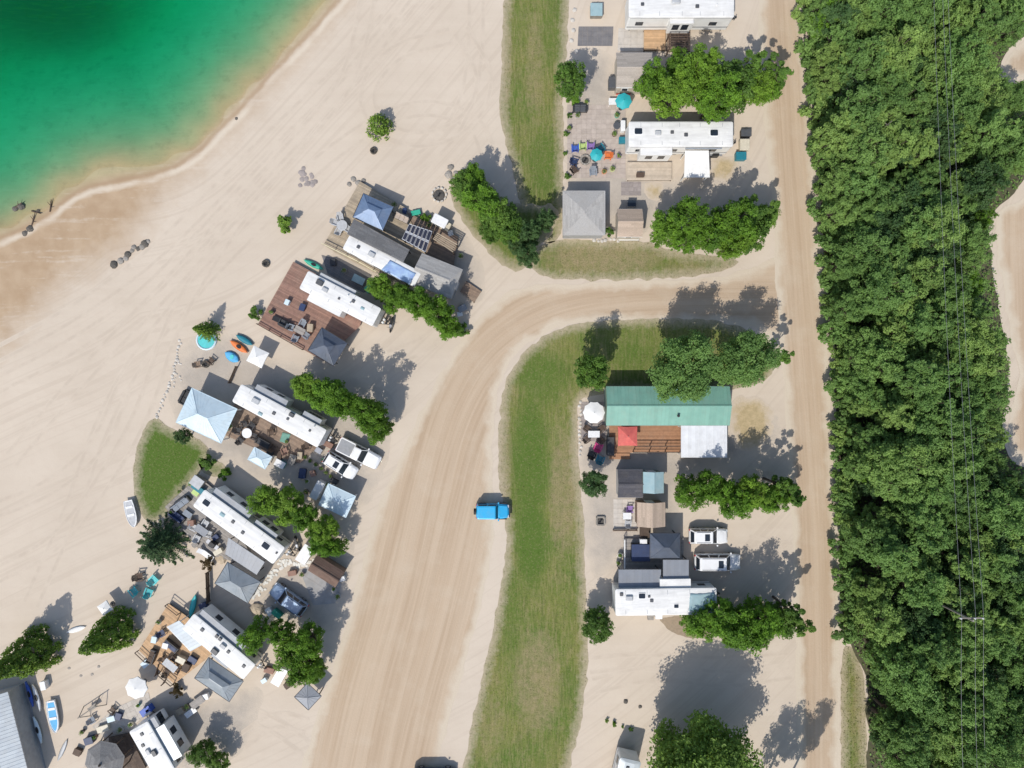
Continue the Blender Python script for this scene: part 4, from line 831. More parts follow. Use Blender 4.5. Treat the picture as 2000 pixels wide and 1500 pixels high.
def pavilion(label, cx, cy, wx, wy, rz, mat, zev=2.3, rise=0.8, posts='charcoal', tier=True, name='gazebo', cat='gazebo', group=None, flat=False, zfl=0.0):
    """hip roofed canopy: cx,cy pixel of roof centre, wx/wy metres"""
    c = W(cx, cy, zev + rise*.3); t = thing(name, label, cat, (c.x, c.y, 0), rz, group); a, b_ = wx/2, wy/2
    for sx in (-1, 1):
        for sy in (-1, 1): MB().box(sx*(a - .3) - .06, sx*(a - .3) + .06, sy*(b_ - .3) - .06, sy*(b_ - .3) + .06, zfl, zev + .03).build('post', posts, t)
    m_ = MB()
    for sx in (-1, 1): m_.box(sx*(a - .3) - .05, sx*(a - .3) + .05, -b_ + .36, b_ - .36, zev - .12, zev)
    for sy in (-1, 1): m_.box(-a + .36, a - .36, sy*(b_ - .3) - .05, sy*(b_ - .3) + .05, zev - .121, zev - .001)
    m_.build('beam', posts, t)
    rl = max(0, a - b_)*.9; rw = max(0, b_ - a)*.9
    cor = [(-a, -b_), (a, -b_), (a, b_), (-a, b_)]
    f = 0.30 if tier else 0.0
    zt = zev + rise*(1 - f) if tier else zev + rise
    top = [(sx*(rl + (a - rl)*f), sy*(rw + (b_ - rw)*f)) for sx, sy in ((-1, -1), (1, -1), (1, 1), (-1, 1))]
    for k in range(4):
        p, q = cor[k], cor[(k + 1) % 4]; p2, q2 = top[k], top[(k + 1) % 4]; m_ = MB(); n = max(2, int(math.dist(p, q)/0.55))
        lo = [(*p, zev), (*q, zev), (*q2, zt), (*p2, zt)]
        th = .05; m_.hexa([(x, y, z - th) for x, y, z in lo], lo)
        for i in range(1, n):                                                # standing seams
            u = i/n; s0 = Vector(lo[0]).lerp(Vector(lo[1]), u); mid = (Vector(lo[3]) + Vector(lo[2]))/2
            e0 = Vector(lo[3]).lerp(Vector(lo[2]), u)
            m_.tube(s0 + Vector((0, 0, .005)), e0 + Vector((0, 0, .005)), .018, None, 4)
        po = m_.build('roof_panel', mat, t)
        MB().tube((*p, zev + .015), (*q, zev + .015), .035, None, 5).build('eave_trim', posts if mat != 'pale_blue' else mat, po)
        MB().tube((*p, zev + .01), (*p2, zt + .01), .035, None, 5).build('hip_cap', mat, po)
    if tier:
        m_ = MB(); g = f + .08; c2 = [(sx*(rl + (a - rl)*g), sy*(rw + (b_ - rw)*g), zt + .10) for sx, sy in ((-1, -1), (1, -1), (1, 1), (-1, 1))]
        ap = [(-rl, -rw, zt + .1 + rise*f*1.1), (rl, -rw, zt + .1 + rise*f*1.1), (rl, rw, zt + .1 + rise*f*1.1), (-rl, rw, zt + .1 + rise*f*1.1)]
        ap = [(x + sx*.05, y + sy*.05, z) for (x, y, z), (sx, sy) in zip(ap, ((-1, -1), (1, -1), (1, 1), (-1, 1)))]
        m_.hexa([(x, y, z - .04) for x, y, z in c2], c2); m_.hexa(c2, ap); m_.build('vent_roof', mat, t)
        for x, y in top: MB().box(x*.9 - .03, x*.9 + .03, y*.9 - .03, y*.9 + .03, zt - .05, zt + .1).build('vent_post', posts, t)
    return t

def slope(parent, p00, p10, p11, p01, style, mat, th=0.07):
    """roof slope; p00-p10 along the eave, p01-p11 along the ridge"""
    P = [Vector(p) for p in (p00, p10, p11, p01)]; n = (P[1] - P[0]).cross(P[3] - P[0]).normalized()
    m_ = MB(); m_.hexa([p - n*th for p in P], P, .5)
    run = (P[3] - P[0]).length; wid = (P[1] - P[0]).length
    if style == 'shingle':
        k = max(3, int(run/.22)); cw = 1.1
        for i in range(k):
            v0, v1 = i/k, (i + 1.15)/k; v1 = min(v1, 1)
            a0, b0 = P[0].lerp(P[3], v0), P[1].lerp(P[2], v0); a1, b1 = P[0].lerp(P[3], v1), P[1].lerp(P[2], v1)
            nn = max(1, int(wid/cw)); off = R.uniform(0, .6)/nn; us = [0] + [min(.999, (j + off*nn)/nn) for j in range(1, nn)] + [1]
            for j in range(nn):
                u0, u1 = us[j] + .0008, us[j + 1] - .0008
                q = [a0.lerp(b0, u0) + n*.022, a0.lerp(b0, u1) + n*.022, a1.lerp(b1, u1) + n*.006, a1.lerp(b1, u0) + n*.006]
                m_.add(q + [q[0] - n*.02, q[1] - n*.02], [(0, 1, 2, 3), (0, 4, 5, 1)])
    elif style == 'metal':
        k = max(3, int(wid/.42))
        for i in range(k + 1):
            u = min(max(i/k, .004), .996); s0 = P[0].lerp(P[1], u) + n*.008; e0 = P[3].lerp(P[2], u) + n*.008
            m_.tube(s0, e0, .03, None, 4)
        for i in range(k):                                                # sheets: own tint each
            u0, u1 = i/k, (i + 1)/k; q = [P[0].lerp(P[1], u0) + n*.004, P[0].lerp(P[1], u1) + n*.004, P[3].lerp(P[2], u1) + n*.004, P[3].lerp(P[2], u0) + n*.004]
            m_.add(q, [(0, 1, 2, 3)])
    o = m_.build('roof_slope', mat, parent); o['kind'] = 'stuff'; del o['kind']; return o
def gable(label, cx, cy, L, w, rz, mat, wall='siding_tan', zw=2.3, rise=0.9, style='shingle', over=.15, cat='shed', name='shed', group=None, door=True, ridge='grey_trim', hip=0.0, hip2=0.0, windows=1):
    c = W(cx, cy, zw + rise*.5); t = thing(name, label, cat, (c.x, c.y, 0), rz, group); a, b_ = L/2, w/2; wa, wb = a - over, b_ - over
    m_ = MB(); zr = zw + rise - .1
    m_.add([(-wa, -wb, 0), (wa, -wb, 0), (wa, wb, 0), (-wa, wb, 0), (-wa, -wb, zw), (wa, -wb, zw), (wa, wb, zw), (-wa, wb, zw), (-wa, 0, zr if hip == 0 else zw), (wa, 0, zr if hip2 == 0 else zw)],
           [(3, 2, 1, 0), (0, 1, 5, 4), (2, 3, 7, 6), (1, 2, 6, 9, 5), (3, 0, 4, 8, 7)]); m_.build('wall', wall, t)
    ze = zw - rise*over/b_*.6 + .06; zt = zw + rise
    rl, r2 = -a + hip, a - hip2
    slope(t, (-a, -b_, ze), (a, -b_, ze), (r2, 0, zt), (rl, 0, zt), style, mat)
    slope(t, (a, b_, ze), (-a, b_, ze), (rl, 0, zt), (r2, 0, zt), style, mat)
    if hip: slope(t, (-a, b_, ze), (-a, -b_, ze), (rl, -.01, zt), (rl, .01, zt), 'none', mat)
    if hip2: slope(t, (a, -b_, ze), (a, b_, ze), (r2, .01, zt), (r2, -.01, zt), 'none', mat)
    m_ = MB(); m_.add([(rl, -.14, zt + .0), (r2, -.14, zt + .0), (r2, 0, zt + .06), (rl, 0, zt + .06), (rl, .14, zt), (r2, .14, zt)], [(0, 1, 2, 3), (3, 2, 5, 4), (0, 3, 4), (1, 5, 2)]); m_.build('ridge_cap', mat, t)
    for s_ in (-1, 1): MB().box(-a + .02, a - .02, s_*(b_ + .004) - .03*(s_ < 0), s_*(b_ + .004) + .03*(s_ > 0), ze - .14, ze - .01).build('fascia', 'white_wall' if 'siding_tan' == wall else wall, t)
    if door:
        d = MB().box(wa - .01, wa + .04, -.5, .5, .05, 2.0).build('door', 'white_plastic', t); MB().box(wa + .04, wa + .09, .32, .4, .98, 1.06).build('handle', 'steel', d)
    for i in range(windows):
        x = -wa + (i + .5)*2*wa/windows; f = MB().box(x - .4, x + .4, -wb - .04, -wb + .01, 1.1, 1.9).build('window', 'white_plastic', t)
        MB().box(x - .33, x + .33, -wb - .046, -wb, 1.17, 1.83).build('pane', 'glass', f)
    return t
def leanto(label, pts, zlo, zhi, style, mat, rz=None, name='patio_roof', cat='roof', post='white_wall', npost=2, group=None, zfl=0.0):
    """single slope roof on posts. pts: 4 pixels (eave a, eave b, top b, top a)"""
    P = [W(*pts[0], zlo), W(*pts[1], zlo), W(*pts[2], zhi), W(*pts[3], zhi)]; c = sum(P, Vector())/4
    e = P[1] - P[0]; rz = math.atan2(e.y, e.x); t = thing(name, label, cat, (c.x, c.y, 0), rz, group)
    def loc(p): d = p - Vector((c.x, c.y, 0)); ca, sa = math.cos(-rz), math.sin(-rz); return Vector((d.x*ca - d.y*sa, d.x*sa + d.y*ca, p.z))
    Q = [loc(p) for p in P]; slope(t, *Q, style, mat, .06)
    for k in range(npost):
        for u_, v_ in ((k/(npost - 1)*.92 + .04, .06), (k/(npost - 1)*.92 + .04, .94)):
            p = Q[0].lerp(Q[1], u_).lerp(Q[3].lerp(Q[2], u_), v_); MB().box(p.x - .05, p.x + .05, p.y - .05, p.y + .05, zfl, p.z - .03).build('post', post, t)
    m_ = MB(); m_.tube(Q[0] - Vector((0, 0, .02)), Q[1] - Vector((0, 0, .02)), .05, None, 4); m_.build('gutter', post, t)
    return t

def clip_half(poly, n, d):
    out = []
    for i in range(len(poly)):
        p, q = poly[i], poly[(i + 1) % len(poly)]; a = p[0]*n[0] + p[1]*n[1] - d; b_ = q[0]*n[0] + q[1]*n[1] - d
        if a >= 0: out.append(p)
        if (a >= 0) != (b_ >= 0): t = a/(a - b_); out.append((p[0] + t*(q[0] - p[0]), p[1] + t*(q[1] - p[1])))
    return out
def deck(label, polys, z, rz, mat, bw=.16, rails=(), railmat='wood_dark', name='wooden_deck', cat='deck', step=None, railh=.9):
    c = W(*polys[0][0], z); allp = [W(*p, z) for pl in polys for p in pl]; c = sum(allp, Vector())/len(allp)
    t = thing(name, label, cat, (c.x, c.y, 0), rz); ca, sa = math.cos(-rz), math.sin(-rz)
    def loc(p): d = W(*p, z) - c; return (d.x*ca - d.y*sa, d.x*sa + d.y*ca)
    b_ = MB(); fr = MB()
    for pl in polys:
        q = [loc(p) for p in pl]
        ar = sum(q[i][0]*q[(i + 1) % len(q)][1] - q[(i + 1) % len(q)][0]*q[i][1] for i in range(len(q)))
        if ar < 0: q = q[::-1]
        ylo = min(p[1] for p in q); yhi = max(p[1] for p in q); y = ylo
        while y < yhi - .03:
            s_ = clip_half(clip_half(q, (0, 1), y + .006), (0, -1), -(min(y + bw, yhi) - .006))
            if len(s_) >= 3: b_.prism(s_, z - .035, z + R.uniform(-.003, .003))
            y += bw
        fr.prism([(p[0]*.985, p[1]*.985) for p in q], .02 if z < .25 else z - .22, z - .04)
        for p in q: MB().box(p[0]*.96 - .06, p[0]*.96 + .06, p[1]*.96 - .06, p[1]*.96 + .06, 0, max(.03, z - .05)).build('leg', 'wood_dark', t)
    bo = b_.build('deck_boards', mat, t); bo['kind'] = 'stuff'; fr.build('joist_frame', 'wood_dark', t)
    for rl in rails:
        pts = [Vector((*loc(p), z)) for p in rl]; 
        for k in range(len(pts) - 1):
            n = max(1, int((pts[k + 1] - pts[k]).length/1.5))
            for i in range(n + 1):
                p = pts[k].lerp(pts[k + 1], i/n); MB().box(p.x - .045, p.x + .045, p.y - .045, p.y + .045, z - .02, z + railh).build('rail_post', railmat, t)
            MB().tube(pts[k] + Vector((0, 0, railh)), pts[k + 1] + Vector((0, 0, railh)), .055, None, 4).build('hand_rail', railmat, t)
            MB().tube(pts[k] + Vector((0, 0, railh*.45)), pts[k + 1] + Vector((0, 0, railh*.45)), .03, None, 4).build('lower_rail', railmat, t)
    return t
def slab(label, poly, z, mat, name='patio', joints=0.6):
    """paved pad: real slabs with joints, one paved surface"""
    q = [W(*p, 0) for p in poly]; q = [(p.x, p.y) for p in q]
    ar = sum(q[i][0]*q[(i + 1) % len(q)][1] - q[(i + 1) % len(q)][0]*q[i][1] for i in range(len(q)))
    if ar < 0: q = q[::-1]
    e = max(range(len(q)), key=lambda i: math.dist(q[i], q[(i + 1) % len(q)])); dx = q[(e + 1) % len(q)][0] - q[e][0]; dy = q[(e + 1) % len(q)][1] - q[e][1]; l = math.hypot(dx, dy); ux, uy = dx/l, dy/l
    b_ = MB(); j = joints
    pr = [(p[0]*ux + p[1]*uy, -p[0]*uy + p[1]*ux) for p in q]; x = min(p[0] for p in pr)
    while x < max(p[0] for p in pr):
        s1 = clip_half(clip_half(q, (ux, uy), x + .008), (-ux, -uy), -(x + j - .008)); y = min(p[1] for p in pr)
        while y < max(p[1] for p in pr) and len(s1) >= 3:
            s2 = clip_half(clip_half(s1, (-uy, ux), y + .008), (uy, -ux), -(y + j - .008))
            if len(s2) >= 3: b_.prism(s2, 0.0, z + R.uniform(0, .004))
            y += j
        x += j
    o = b_.build(name, mat); o['kind'] = 'structure'; tag(o, label); return o

# ---- vehicles
def wheel(t, x, y, r, w, s_):
    m_ = MB(); n = 16
    m_.loft([[(x + rr_*math.cos(q), y + dy, r + rr_*math.sin(q)) for q in [2*math.pi*i/n for i in range(n)]] for rr_, dy in ((r*.86, -w/2), (r, -w*.36), (r, w*.36), (r*.86, w/2))])
    o = m_.build('wheel', 'rubber', t)
    MB().loft([[(x + r*.6*math.cos(q), y + s_*(w/2 + .004) + dy, r + r*.6*math.sin(q)) for q in [2*math.pi*i/10 for i in range(10)]] for dy in (-.012, .012)]).build('rim', 'steel', o)
def car(label, px, py, rz, paint, kind='suv', L=4.7, w=1.9, h=1.75, sunroof=False, name='parked_car', cat='car', group=None, cover=None):
    c = G(px, py, 1.0); t = thing(name, label, cat, (c.x, c.y, 0), rz, group); zb = .32; hw = w/2
    belt = .98 if kind != 'jeep' else 1.05; nose = belt - (.10 if kind in ('pickup', 'jeep') else .2)
    # stations rear -> front : x, half width factor, top z
    cowl = {'suv': .20, 'pickup': .16, 'jeep': .17, 'big': .26}[kind]
    box_ = kind in ('jeep',)
    st = [(-.5, .80 if not box_ else .93, belt - .18), (-.49, .9, belt - .05), (-.46, .96, belt), (-.38, 1, belt), (cowl, 1, belt + .01), (cowl + .12, .985, belt - .03), (.42, .95 if not box_ else .9, nose + .03), (.47, .88 if not box_ else .84, nose - .05), (.493, .76, nose - .2), (.5, .68, nose - .32)]
    rings = []
    for xf, k, zt in st:
        x = xf*L; y = hw*k; rings.append([(x, -y*.9, zb), (x, -y, zb + .18), (x, -y, zt - .22), (x, -y*.94, zt - .03), (x, -y*.5, zt + .025), (x, 0, zt + .035), (x, y*.5, zt + .025), (x, y*.94, zt - .03), (x, y, zt - .22), (x, y, zb + .18), (x, y*.9, zb)])
    body = MB().loft(rings).build('body', paint, t, smooth=True)
    # cabin
    cb = {'suv': (-.485, cowl + .005, -.40, .06), 'big': (-.485, cowl, -.43, .13), 'jeep': (-.46, cowl, -.44, .09), 'pickup': (-.13, cowl + .015, -.10, .05)}[kind]
    x0, x1, x2, x3 = [q*L for q in cb]; bw, tw = hw*.93, hw*(.74 if kind != 'jeep' else .84); zc = belt - .02
    B = [Vector((x0, -bw, zc)), Vector((x1, -bw, zc)), Vector((x1, bw, zc)), Vector((x0, bw, zc))]
    T = [Vector((x2, -tw, h - .06)), Vector((x3, -tw, h - .06)), Vector((x3, tw, h - .06)), Vector((x2, tw, h - .06))]
    MB().hexa(B, T).build('cabin', paint, t)
    def pane(nm, a, b_, c_, d_, i0=.06, i1=.08, off=.012):
        n = (b_ - a).cross(d_ - a).normalized()
        def pt(u, v): return a.lerp(b_, u).lerp(d_.lerp(c_, u), v)
        q = [pt(i0, i1), pt(1 - i0, i1), pt(1 - i0, 1 - i1), pt(i0, 1 - i1)]; m_ = MB(); m_.hexa([p - n*.01 for p in q], [p + n*off for p in q]); m_.build(nm, 'glass', t)
    pane('windshield', B[1], B[2], T[2], T[1], .05, .06); pane('rear_window', B[3], B[0], T[0], T[3], .10, .12)
    for s_, (a, b_, c_, d_) in ((0, (B[0], B[1], T[1], T[0])), (1, (B[2], B[3], T[3], T[2]))):
        sp = [0, .47, 1] if kind in ('jeep', 'pickup') else [0, .32, .64, 1]
        for k in range(len(sp) - 1):
            a2, b2, c2, d2 = a.lerp(b_, sp[k]), a.lerp(b_, sp[k + 1]), d_.lerp(c_, sp[k + 1]), d_.lerp(c_, sp[k]); pane('side_window', a2, b2, c2, d2, .07, .14)
    m_ = MB(); q = rrect(x2 - .02, x3 + .02, -tw - .01, tw + .01, .14, 3); cx = (x2 + x3)/2
    m_.loft([[(x, y, h - .075) for x, y in q], [(x, y, h - .03) for x, y in q], [(cx + (x - cx)*.9, y*.82, h - .004) for x, y in q]]); rf = m_.build('roof', paint if kind != 'jeep' or paint != 'x' else 'black', t, smooth=False)
    if sunroof: MB().rbox(x3 - .95, x3 - .35, -tw*.6, tw*.6, h - .012, h + .008, .06).build('sunroof', 'glass', rf)
    if kind in ('suv', 'big'):
        for s_ in (-1, 1): MB().tube((x2 + .25, s_*tw*.88, h + .02), (x3 - .25, s_*tw*.88, h + .02), .022, None, 5).build('roof_rail', 'charcoal', rf)
    m_ = MB(); m_.hexa([(cowl*L + .12, -hw*.80, belt - .02), (.445*L, -hw*.68, nose - .01), (.445*L, hw*.68, nose - .01), (cowl*L + .12, hw*.80, belt - .02)], [(cowl*L + .12, -hw*.78, belt + .045), (.44*L, -hw*.66, nose + .055), (.44*L, hw*.66, nose + .055), (cowl*L + .12, hw*.78, belt + .045)]); m_.build('hood', paint, t)
    if kind == 'pickup':
        X0, X1 = -.475*L, -.145*L
        MB().box(X0, X1, -hw*.80, hw*.80, belt - .1, belt + .055).build('bed_cover', cover or 'grey_trim', t)
        for s_ in (-1, 1): MB().box(X0, X1, s_*hw*.88 - .07, s_*hw*.88 + .07, belt - .1, belt + .075).build('bed_rail', paint, t)
        MB().box(-.492*L, -.472*L, -hw*.88, hw*.88, belt - .3, belt + .07).build('tailgate', paint, t)
    if kind == 'jeep':
        sw = MB(); sw.loft([[(-.5*L - .02 - dx, .38*math.cos(q), 1.0 + .38*math.sin(q)) for q in [2*math.pi*i/16 for i in range(16)]] for dx in (0, .24)]); sw.build('spare_wheel', 'rubber', t)
        for s_ in (-1, 1):
            for xf in (-.31, .31): MB().rbox(xf*L - .5, xf*L + .5, s_*hw - .06, s_*hw + .06, .78, .9, .05).build('fender', 'black', t)
        MB().box(.5*L - .02, .5*L + .14, -hw*.8, hw*.8, .5, .68).build('bumper', 'black', t)
    for s_ in (-1, 1):
        MB().rbox(cowl*L - .05, cowl*L + .12, s_*(hw + .11) - .1, s_*(hw + .11) + .1, belt, belt + .17, .04).build('mirror', paint, t)
        MB().rbox(.455*L, .49*L, s_*hw*.66 - .17, s_*hw*.66 + .17, nose - .24, nose - .05, .04).build('headlight', 'headlight', t)
        MB().rbox(-.505*L, -.47*L, s_*hw*.80 - .1, s_*hw*.80 + .1, belt - .32, belt - .06, .03).build('tail_light', 'taillight', t)
        for xf in (-.31, .31): wheel(t, xf*L, s_*(hw - .12), .37 if kind != 'jeep' else .42, .25, s_)
        for xf in (-.12, .10): MB().box(xf*L - .09, xf*L + .09, s_*(hw + .012) - .012, s_*(hw + .012) + .012, belt - .26, belt - .22).build('door_handle', 'charcoal', t)
    return t

# ---- small things
def chair(label, px, py, rz, mat, z=0.0, kind='adirondack', group=None, s_=1.0):
    c = W(px, py, z + .3); t = thing('garden_chair', label, 'chair', (c.x, c.y, z), rz, group); t.scale = (s_,)*3
    m_ = MB()
    for i in range(5): m_.box(-.28 + i*.11, -.28 + i*.11 + .095, -.27, .27, .33 + .012*i, .355 + .012*i)
    m_.build('seat', mat, t); m_ = MB()
    for i in range(5):
        y = -.24 + i*.12; hh = .95 - abs(i - 2)*.06; m_.hexa([(-.27, y - .05, .33), (-.24, y - .05, .33), (-.24, y + .05, .33), (-.27, y + .05, .33)], [(-.56, y - .055, hh), (-.53, y - .055, hh), (-.53, y + .055, hh), (-.56, y + .055, hh)])
    m_.build('backrest', mat, t)
    for q in (-1, 1):
        MB().box(-.38, .36, q*.34 - .06, q*.34 + .06, .56, .585).build('arm', mat, t)
        MB().box(.22, .30, q*.32 - .03, q*.32 + .03, 0, .56).build('leg', mat, t); MB().box(-.40, -.32, q*.32 - .03, q*.32 + .03, 0, .56).build('leg', mat, t)
    return t
def table(label, px, py, rz, L, w, mat, z=0.0, h=.74, round_=False, leg=None, group=None):
    c = W(px, py, z + h); t = thing('garden_table', label, 'table', (c.x, c.y, z), rz, group); m_ = MB()
    if round_: m_.lathe([(L/2, h - .04), (L/2, h - .01), (L/2 - .02, h)], 20)
    else:
        n = max(3, int(w/.14))
        for i in range(n): m_.box(-L/2, L/2, -w/2 + i*w/n + .004, -w/2 + (i + 1)*w/n - .004, h - .035, h)
    m_.build('tabletop', mat, t); k = .62 if round_ else 1
    for sx in (-1, 1):
        for sy in (-1, 1): MB().box(sx*(L/2*k - .08) - .03, sx*(L/2*k - .08) + .03, sy*((L if round_ else w)/2*k - .08) - .03, sy*((L if round_ else w)/2*k - .08) + .03, 0, h - .03).build('leg', leg or mat, t)
    return t
def parasol(label, px, py, r, mat, z=0.0, h=2.3, n=8, tilt=0.0, group=None, pole='steel', sq=False):
    c = W(px, py, z + h); t = thing('parasol', label, 'parasol', (c.x, c.y, z), .3 if not sq else tilt, group); n = 4 if sq else n
    m_ = MB(); top = (0, 0, h + r*.24); rim = [(r*math.cos(2*math.pi*(i + .5)/n), r*math.sin(2*math.pi*(i + .5)/n), h - .05) for i in range(n)]
    mid = [((rim[i][0] + rim[(i + 1) % n][0])*.48, (rim[i][1] + rim[(i + 1) % n][1])*.48, h - .02) for i in range(n)]
    for i in range(n):
        a, b_, q = rim[i], rim[(i + 1) % n], mid[i]
        m_.add([top, a, q, b_], [(0, 1, 2), (0, 2, 3)]); m_.add([a, q, (q[0], q[1], q[2] - .16), (a[0], a[1], a[2] - .16)], [(0, 1, 2, 3)]); m_.add([q, b_, (b_[0], b_[1], b_[2] - .16), (q[0], q[1], q[2] - .16)], [(0, 1, 2, 3)])
    cn = m_.build('canopy', mat, t)
    for i in range(n): MB().tube((0, 0, h + r*.22), (rim[i][0], rim[i][1], h - .07), .014, None, 4).build('rib', pole, cn)
    MB().tube((0, 0, 0), (0, 0, h + r*.24 + .1), .03, None, 8).build('pole', pole, t); MB().lathe([(.3, 0), (.3, .06), (.12, .1), (.05, .2)], 12).build('base', 'charcoal', t)
    return t
def rock(label, px, py, r, mat='rock', group=None, seed=0, flat=.6, cat='rock', z=0.0):
    rg = random.Random(seed*31 + int(px)*7 + int(py)); m_ = MB(); n = 9; rings = []
    for zf, k in ((-.1, .85), (.2, 1.0), (.6, .88), (.9, .5), (1.0, .12)):
        rings.append([(r*k*math.cos(2*math.pi*i/n)*rg.uniform(.78, 1.15), r*k*math.sin(2*math.pi*i/n)*rg.uniform(.78, 1.15), r*flat*zf*rg.uniform(.92, 1.08)) for i in range(n)])
    m_.loft(rings, True); c = W(px, py, z); return tag(m_.build('rock', mat, None, loc=(c.x, c.y, z - .01), rz=rg.uniform(0, 6)), label, cat, group)
def firepit(label, px, py, r=.5, mat='rock_dark', square=False):
    c = W(px, py); t = thing('fire_pit', label, 'fire pit', (c.x, c.y, 0))
    n = 4 if square else 11
    for i in range(n):
        a = 2*math.pi*i/n; m_ = MB(); m_.rbox(-.16 if not square else -r*.98, .16 if not square else r*.98, -.1, .1, 0, .26, .05)
        o = m_.build('ring_stone', mat, t); o.location = (r*math.cos(a), r*math.sin(a), 0); o.rotation_euler = (0, 0, a + math.pi/2)
    MB().lathe([(r*.85, .0), (r*.8, .05), (r*.3, .09)], 12).build('ash_bed', 'ash', t)
    for k in range(3): MB().tube((-.25 + .12*k, -.2, .12), (.2 - .1*k, .22, .15), .05, .045, 6).build('charred_log', 'black', t)
    return t
def kayak(label, px, py, dx, dy, L, w, mat, z=0.0, group=None, name='kayak', cat='kayak', seat=True, h=.32, inner='black'):
    c = W(px, py, z + .2); t = thing(name, label, cat, (c.x, c.y, z), ang(dx, dy), group); rings = []
    for f in [-.5, -.47, -.4, -.25, 0, .25, .4, .47, .5]:
        k = max(.03, (1 - (abs(f)*2)**2.6)); zz = .1*(abs(f)*2)**3; y = w/2*k
        rings.append([(f*L, 0, zz), (f*L, -y*.7, zz + h*.25), (f*L, -y, zz + h*.7), (f*L, -y*.5, h + zz*.8), (f*L, 0, h + .03 + zz*.8), (f*L, y*.5, h + zz*.8), (f*L, y, zz + h*.7), (f*L, y*.7, zz + h*.25)])
    MB().loft(rings).build('hull', mat, t, smooth=True)
    if seat: MB().loft([[(q[0], q[1], h + .02) for q in [(L*.13*math.cos(a), w*.27*math.sin(a)) for a in [2*math.pi*i/14 for i in range(14)]]], [(q[0], q[1], h + .075) for q in [(L*.12*math.cos(a), w*.25*math.sin(a)) for a in [2*math.pi*i/14 for i in range(14)]]]]).build('cockpit', inner, t)
    return t
def boat(label, px, py, dx, dy, L, w, mat, inner, z=0.0, name='small_boat', cat='boat'):
    c = W(px, py, .4); t = thing(name, label, cat, (c.x, c.y, z), ang(dx, dy)); O = []; I = []; rim = []
    fs = [-.5, -.3, 0, .2, .35, .45, .5]; wk = [.82, .95, 1, .92, .68, .35, .05]
    m_ = MB(); m_.loft([[(f*L, -w/2*k, .55), (f*L, -w/2*k*.75, .15), (f*L, 0, .02), (f*L, w/2*k*.75, .15), (f*L, w/2*k, .55)] for f, k in zip(fs, wk)]); m_.build('hull', mat, t)
    m_ = MB(); m_.prism([(f*L*.9, -w/2*k*.78) for f, k in zip(fs, wk)] + [(f*L*.9, w/2*k*.78) for f, k in zip(fs, wk)][::-1], .5, .565); m_.build('cockpit_floor', inner, t)
    for s_ in (-1, 1):
        m_ = MB()
        for i in range(len(fs) - 1): m_.tube((fs[i]*L, s_*w/2*wk[i], .57), (fs[i + 1]*L, s_*w/2*wk[i + 1], .57), .05, None, 6)
        m_.build('gunwale', mat, t)
    for x in (-.25, .05): MB().box(x*L - .15, x*L + .15, -w*.36, w*.36, .56, .62).build('thwart', mat, t)
    return t
def crate(label, px, py, rz, a, b_, h, mat, lid=None, name='storage_box', cat='box', z=0.0, group=None):
    c = W(px, py, z + h); t = thing(name, label, cat, (c.x, c.y, z), rz, group)
    MB().rbox(-a/2, a/2, -b_/2, b_/2, 0, h - .06, .05).build('body', mat, t); l = MB().rbox(-a/2 - .03, a/2 + .03, -b_/2 - .03, b_/2 + .03, h - .058, h, .05).build('lid', lid or mat, t)
    MB().box(-.12, .12, b_/2 + .03, b_/2 + .06, h - .05, h - .02).build('handle', 'charcoal', l)
    return t
def pot(label, px, py, r=.25, h=.35, mat='rock_dark', z=0.0, plant_=True, group=None):
    c = W(px, py, z + h); t = thing('plant_pot', label, 'pot', (c.x, c.y, z), R.uniform(0, 6), group)
    MB().lathe([(r*.7, 0), (r*.95, h*.85), (r*1.05, h*.86), (r*1.05, h), (r*.9, h)], 12).build('pot', mat, t); MB().lathe([(r*.88, h - .04), (r*.88, h + .005)], 12).build('soil', 'soil', t)
    if plant_:
        rg = np.random.default_rng(int(px + py)); n = 70; th = rg.uniform(0, 6.28, n); q = rg.random(n); pos = np.stack([q*r*np.cos(th), q*r*np.sin(th), h + rg.random(n)*r*1.2], 1)
        link_mesh('foliage', leaf_mesh('foliage', 'leaf_green', pos, np.array([0, 0, 1.]) + rg.normal(size=(n, 3))*.5, rg.uniform(.08, .18, n), rg.random(n)), t)
    return t
# ------------------------------------------------------------------ more small builders
plain('paver_pink', (0.47, 0.40, 0.345), (0.41, 0.345, 0.30), 2.0, 0.9, bump=0.3, tintamt=0.14, dirt=0.35)
plain('paver_pale', (0.54, 0.49, 0.43), (0.47, 0.43, 0.38), 2.0, 0.9, bump=0.3, tintamt=0.12, dirt=0.35)
plain('grey_metal', (0.26, 0.275, 0.30), (0.23, 0.245, 0.27), 1.4, 0.45, 0.0, tintamt=0.08, dirt=0.2)
def sofa(label, px, py, rz, mat, z=0.0, L=1.7, frame='charcoal', group=None, name='garden_sofa', cat='sofa'):
    c = W(px, py, z + .4); t = thing(name, label, cat, (c.x, c.y, z), rz, group)
    MB().rbox(-L/2, L/2, -.4, .4, .08, .28, .06).build('base', frame, t)
    for s_ in (-1, 1): MB().rbox(s_*L/2 - .08, s_*L/2 + .08, -.4, .4, 0, .56, .05).build('arm', frame, t)
    MB().rbox(-L/2 + .09, L/2 - .09, .32, .46, .1, .75, .05).build('backrest', frame, t)
    n = max(1, round(L/.75))
    for i in range(n):
        a, b_ = -L/2 + .1 + i*(L - .2)/n, -L/2 + .1 + (i + 1)*(L - .2)/n; MB().rbox(a + .01, b_ - .01, -.38, .31, .283, .44, .06).build('seat_cushion', mat, t); MB().rbox(a + .01, b_ - .01, .18, .315, .445, .78, .05).build('back_cushion', mat, t)
    return t
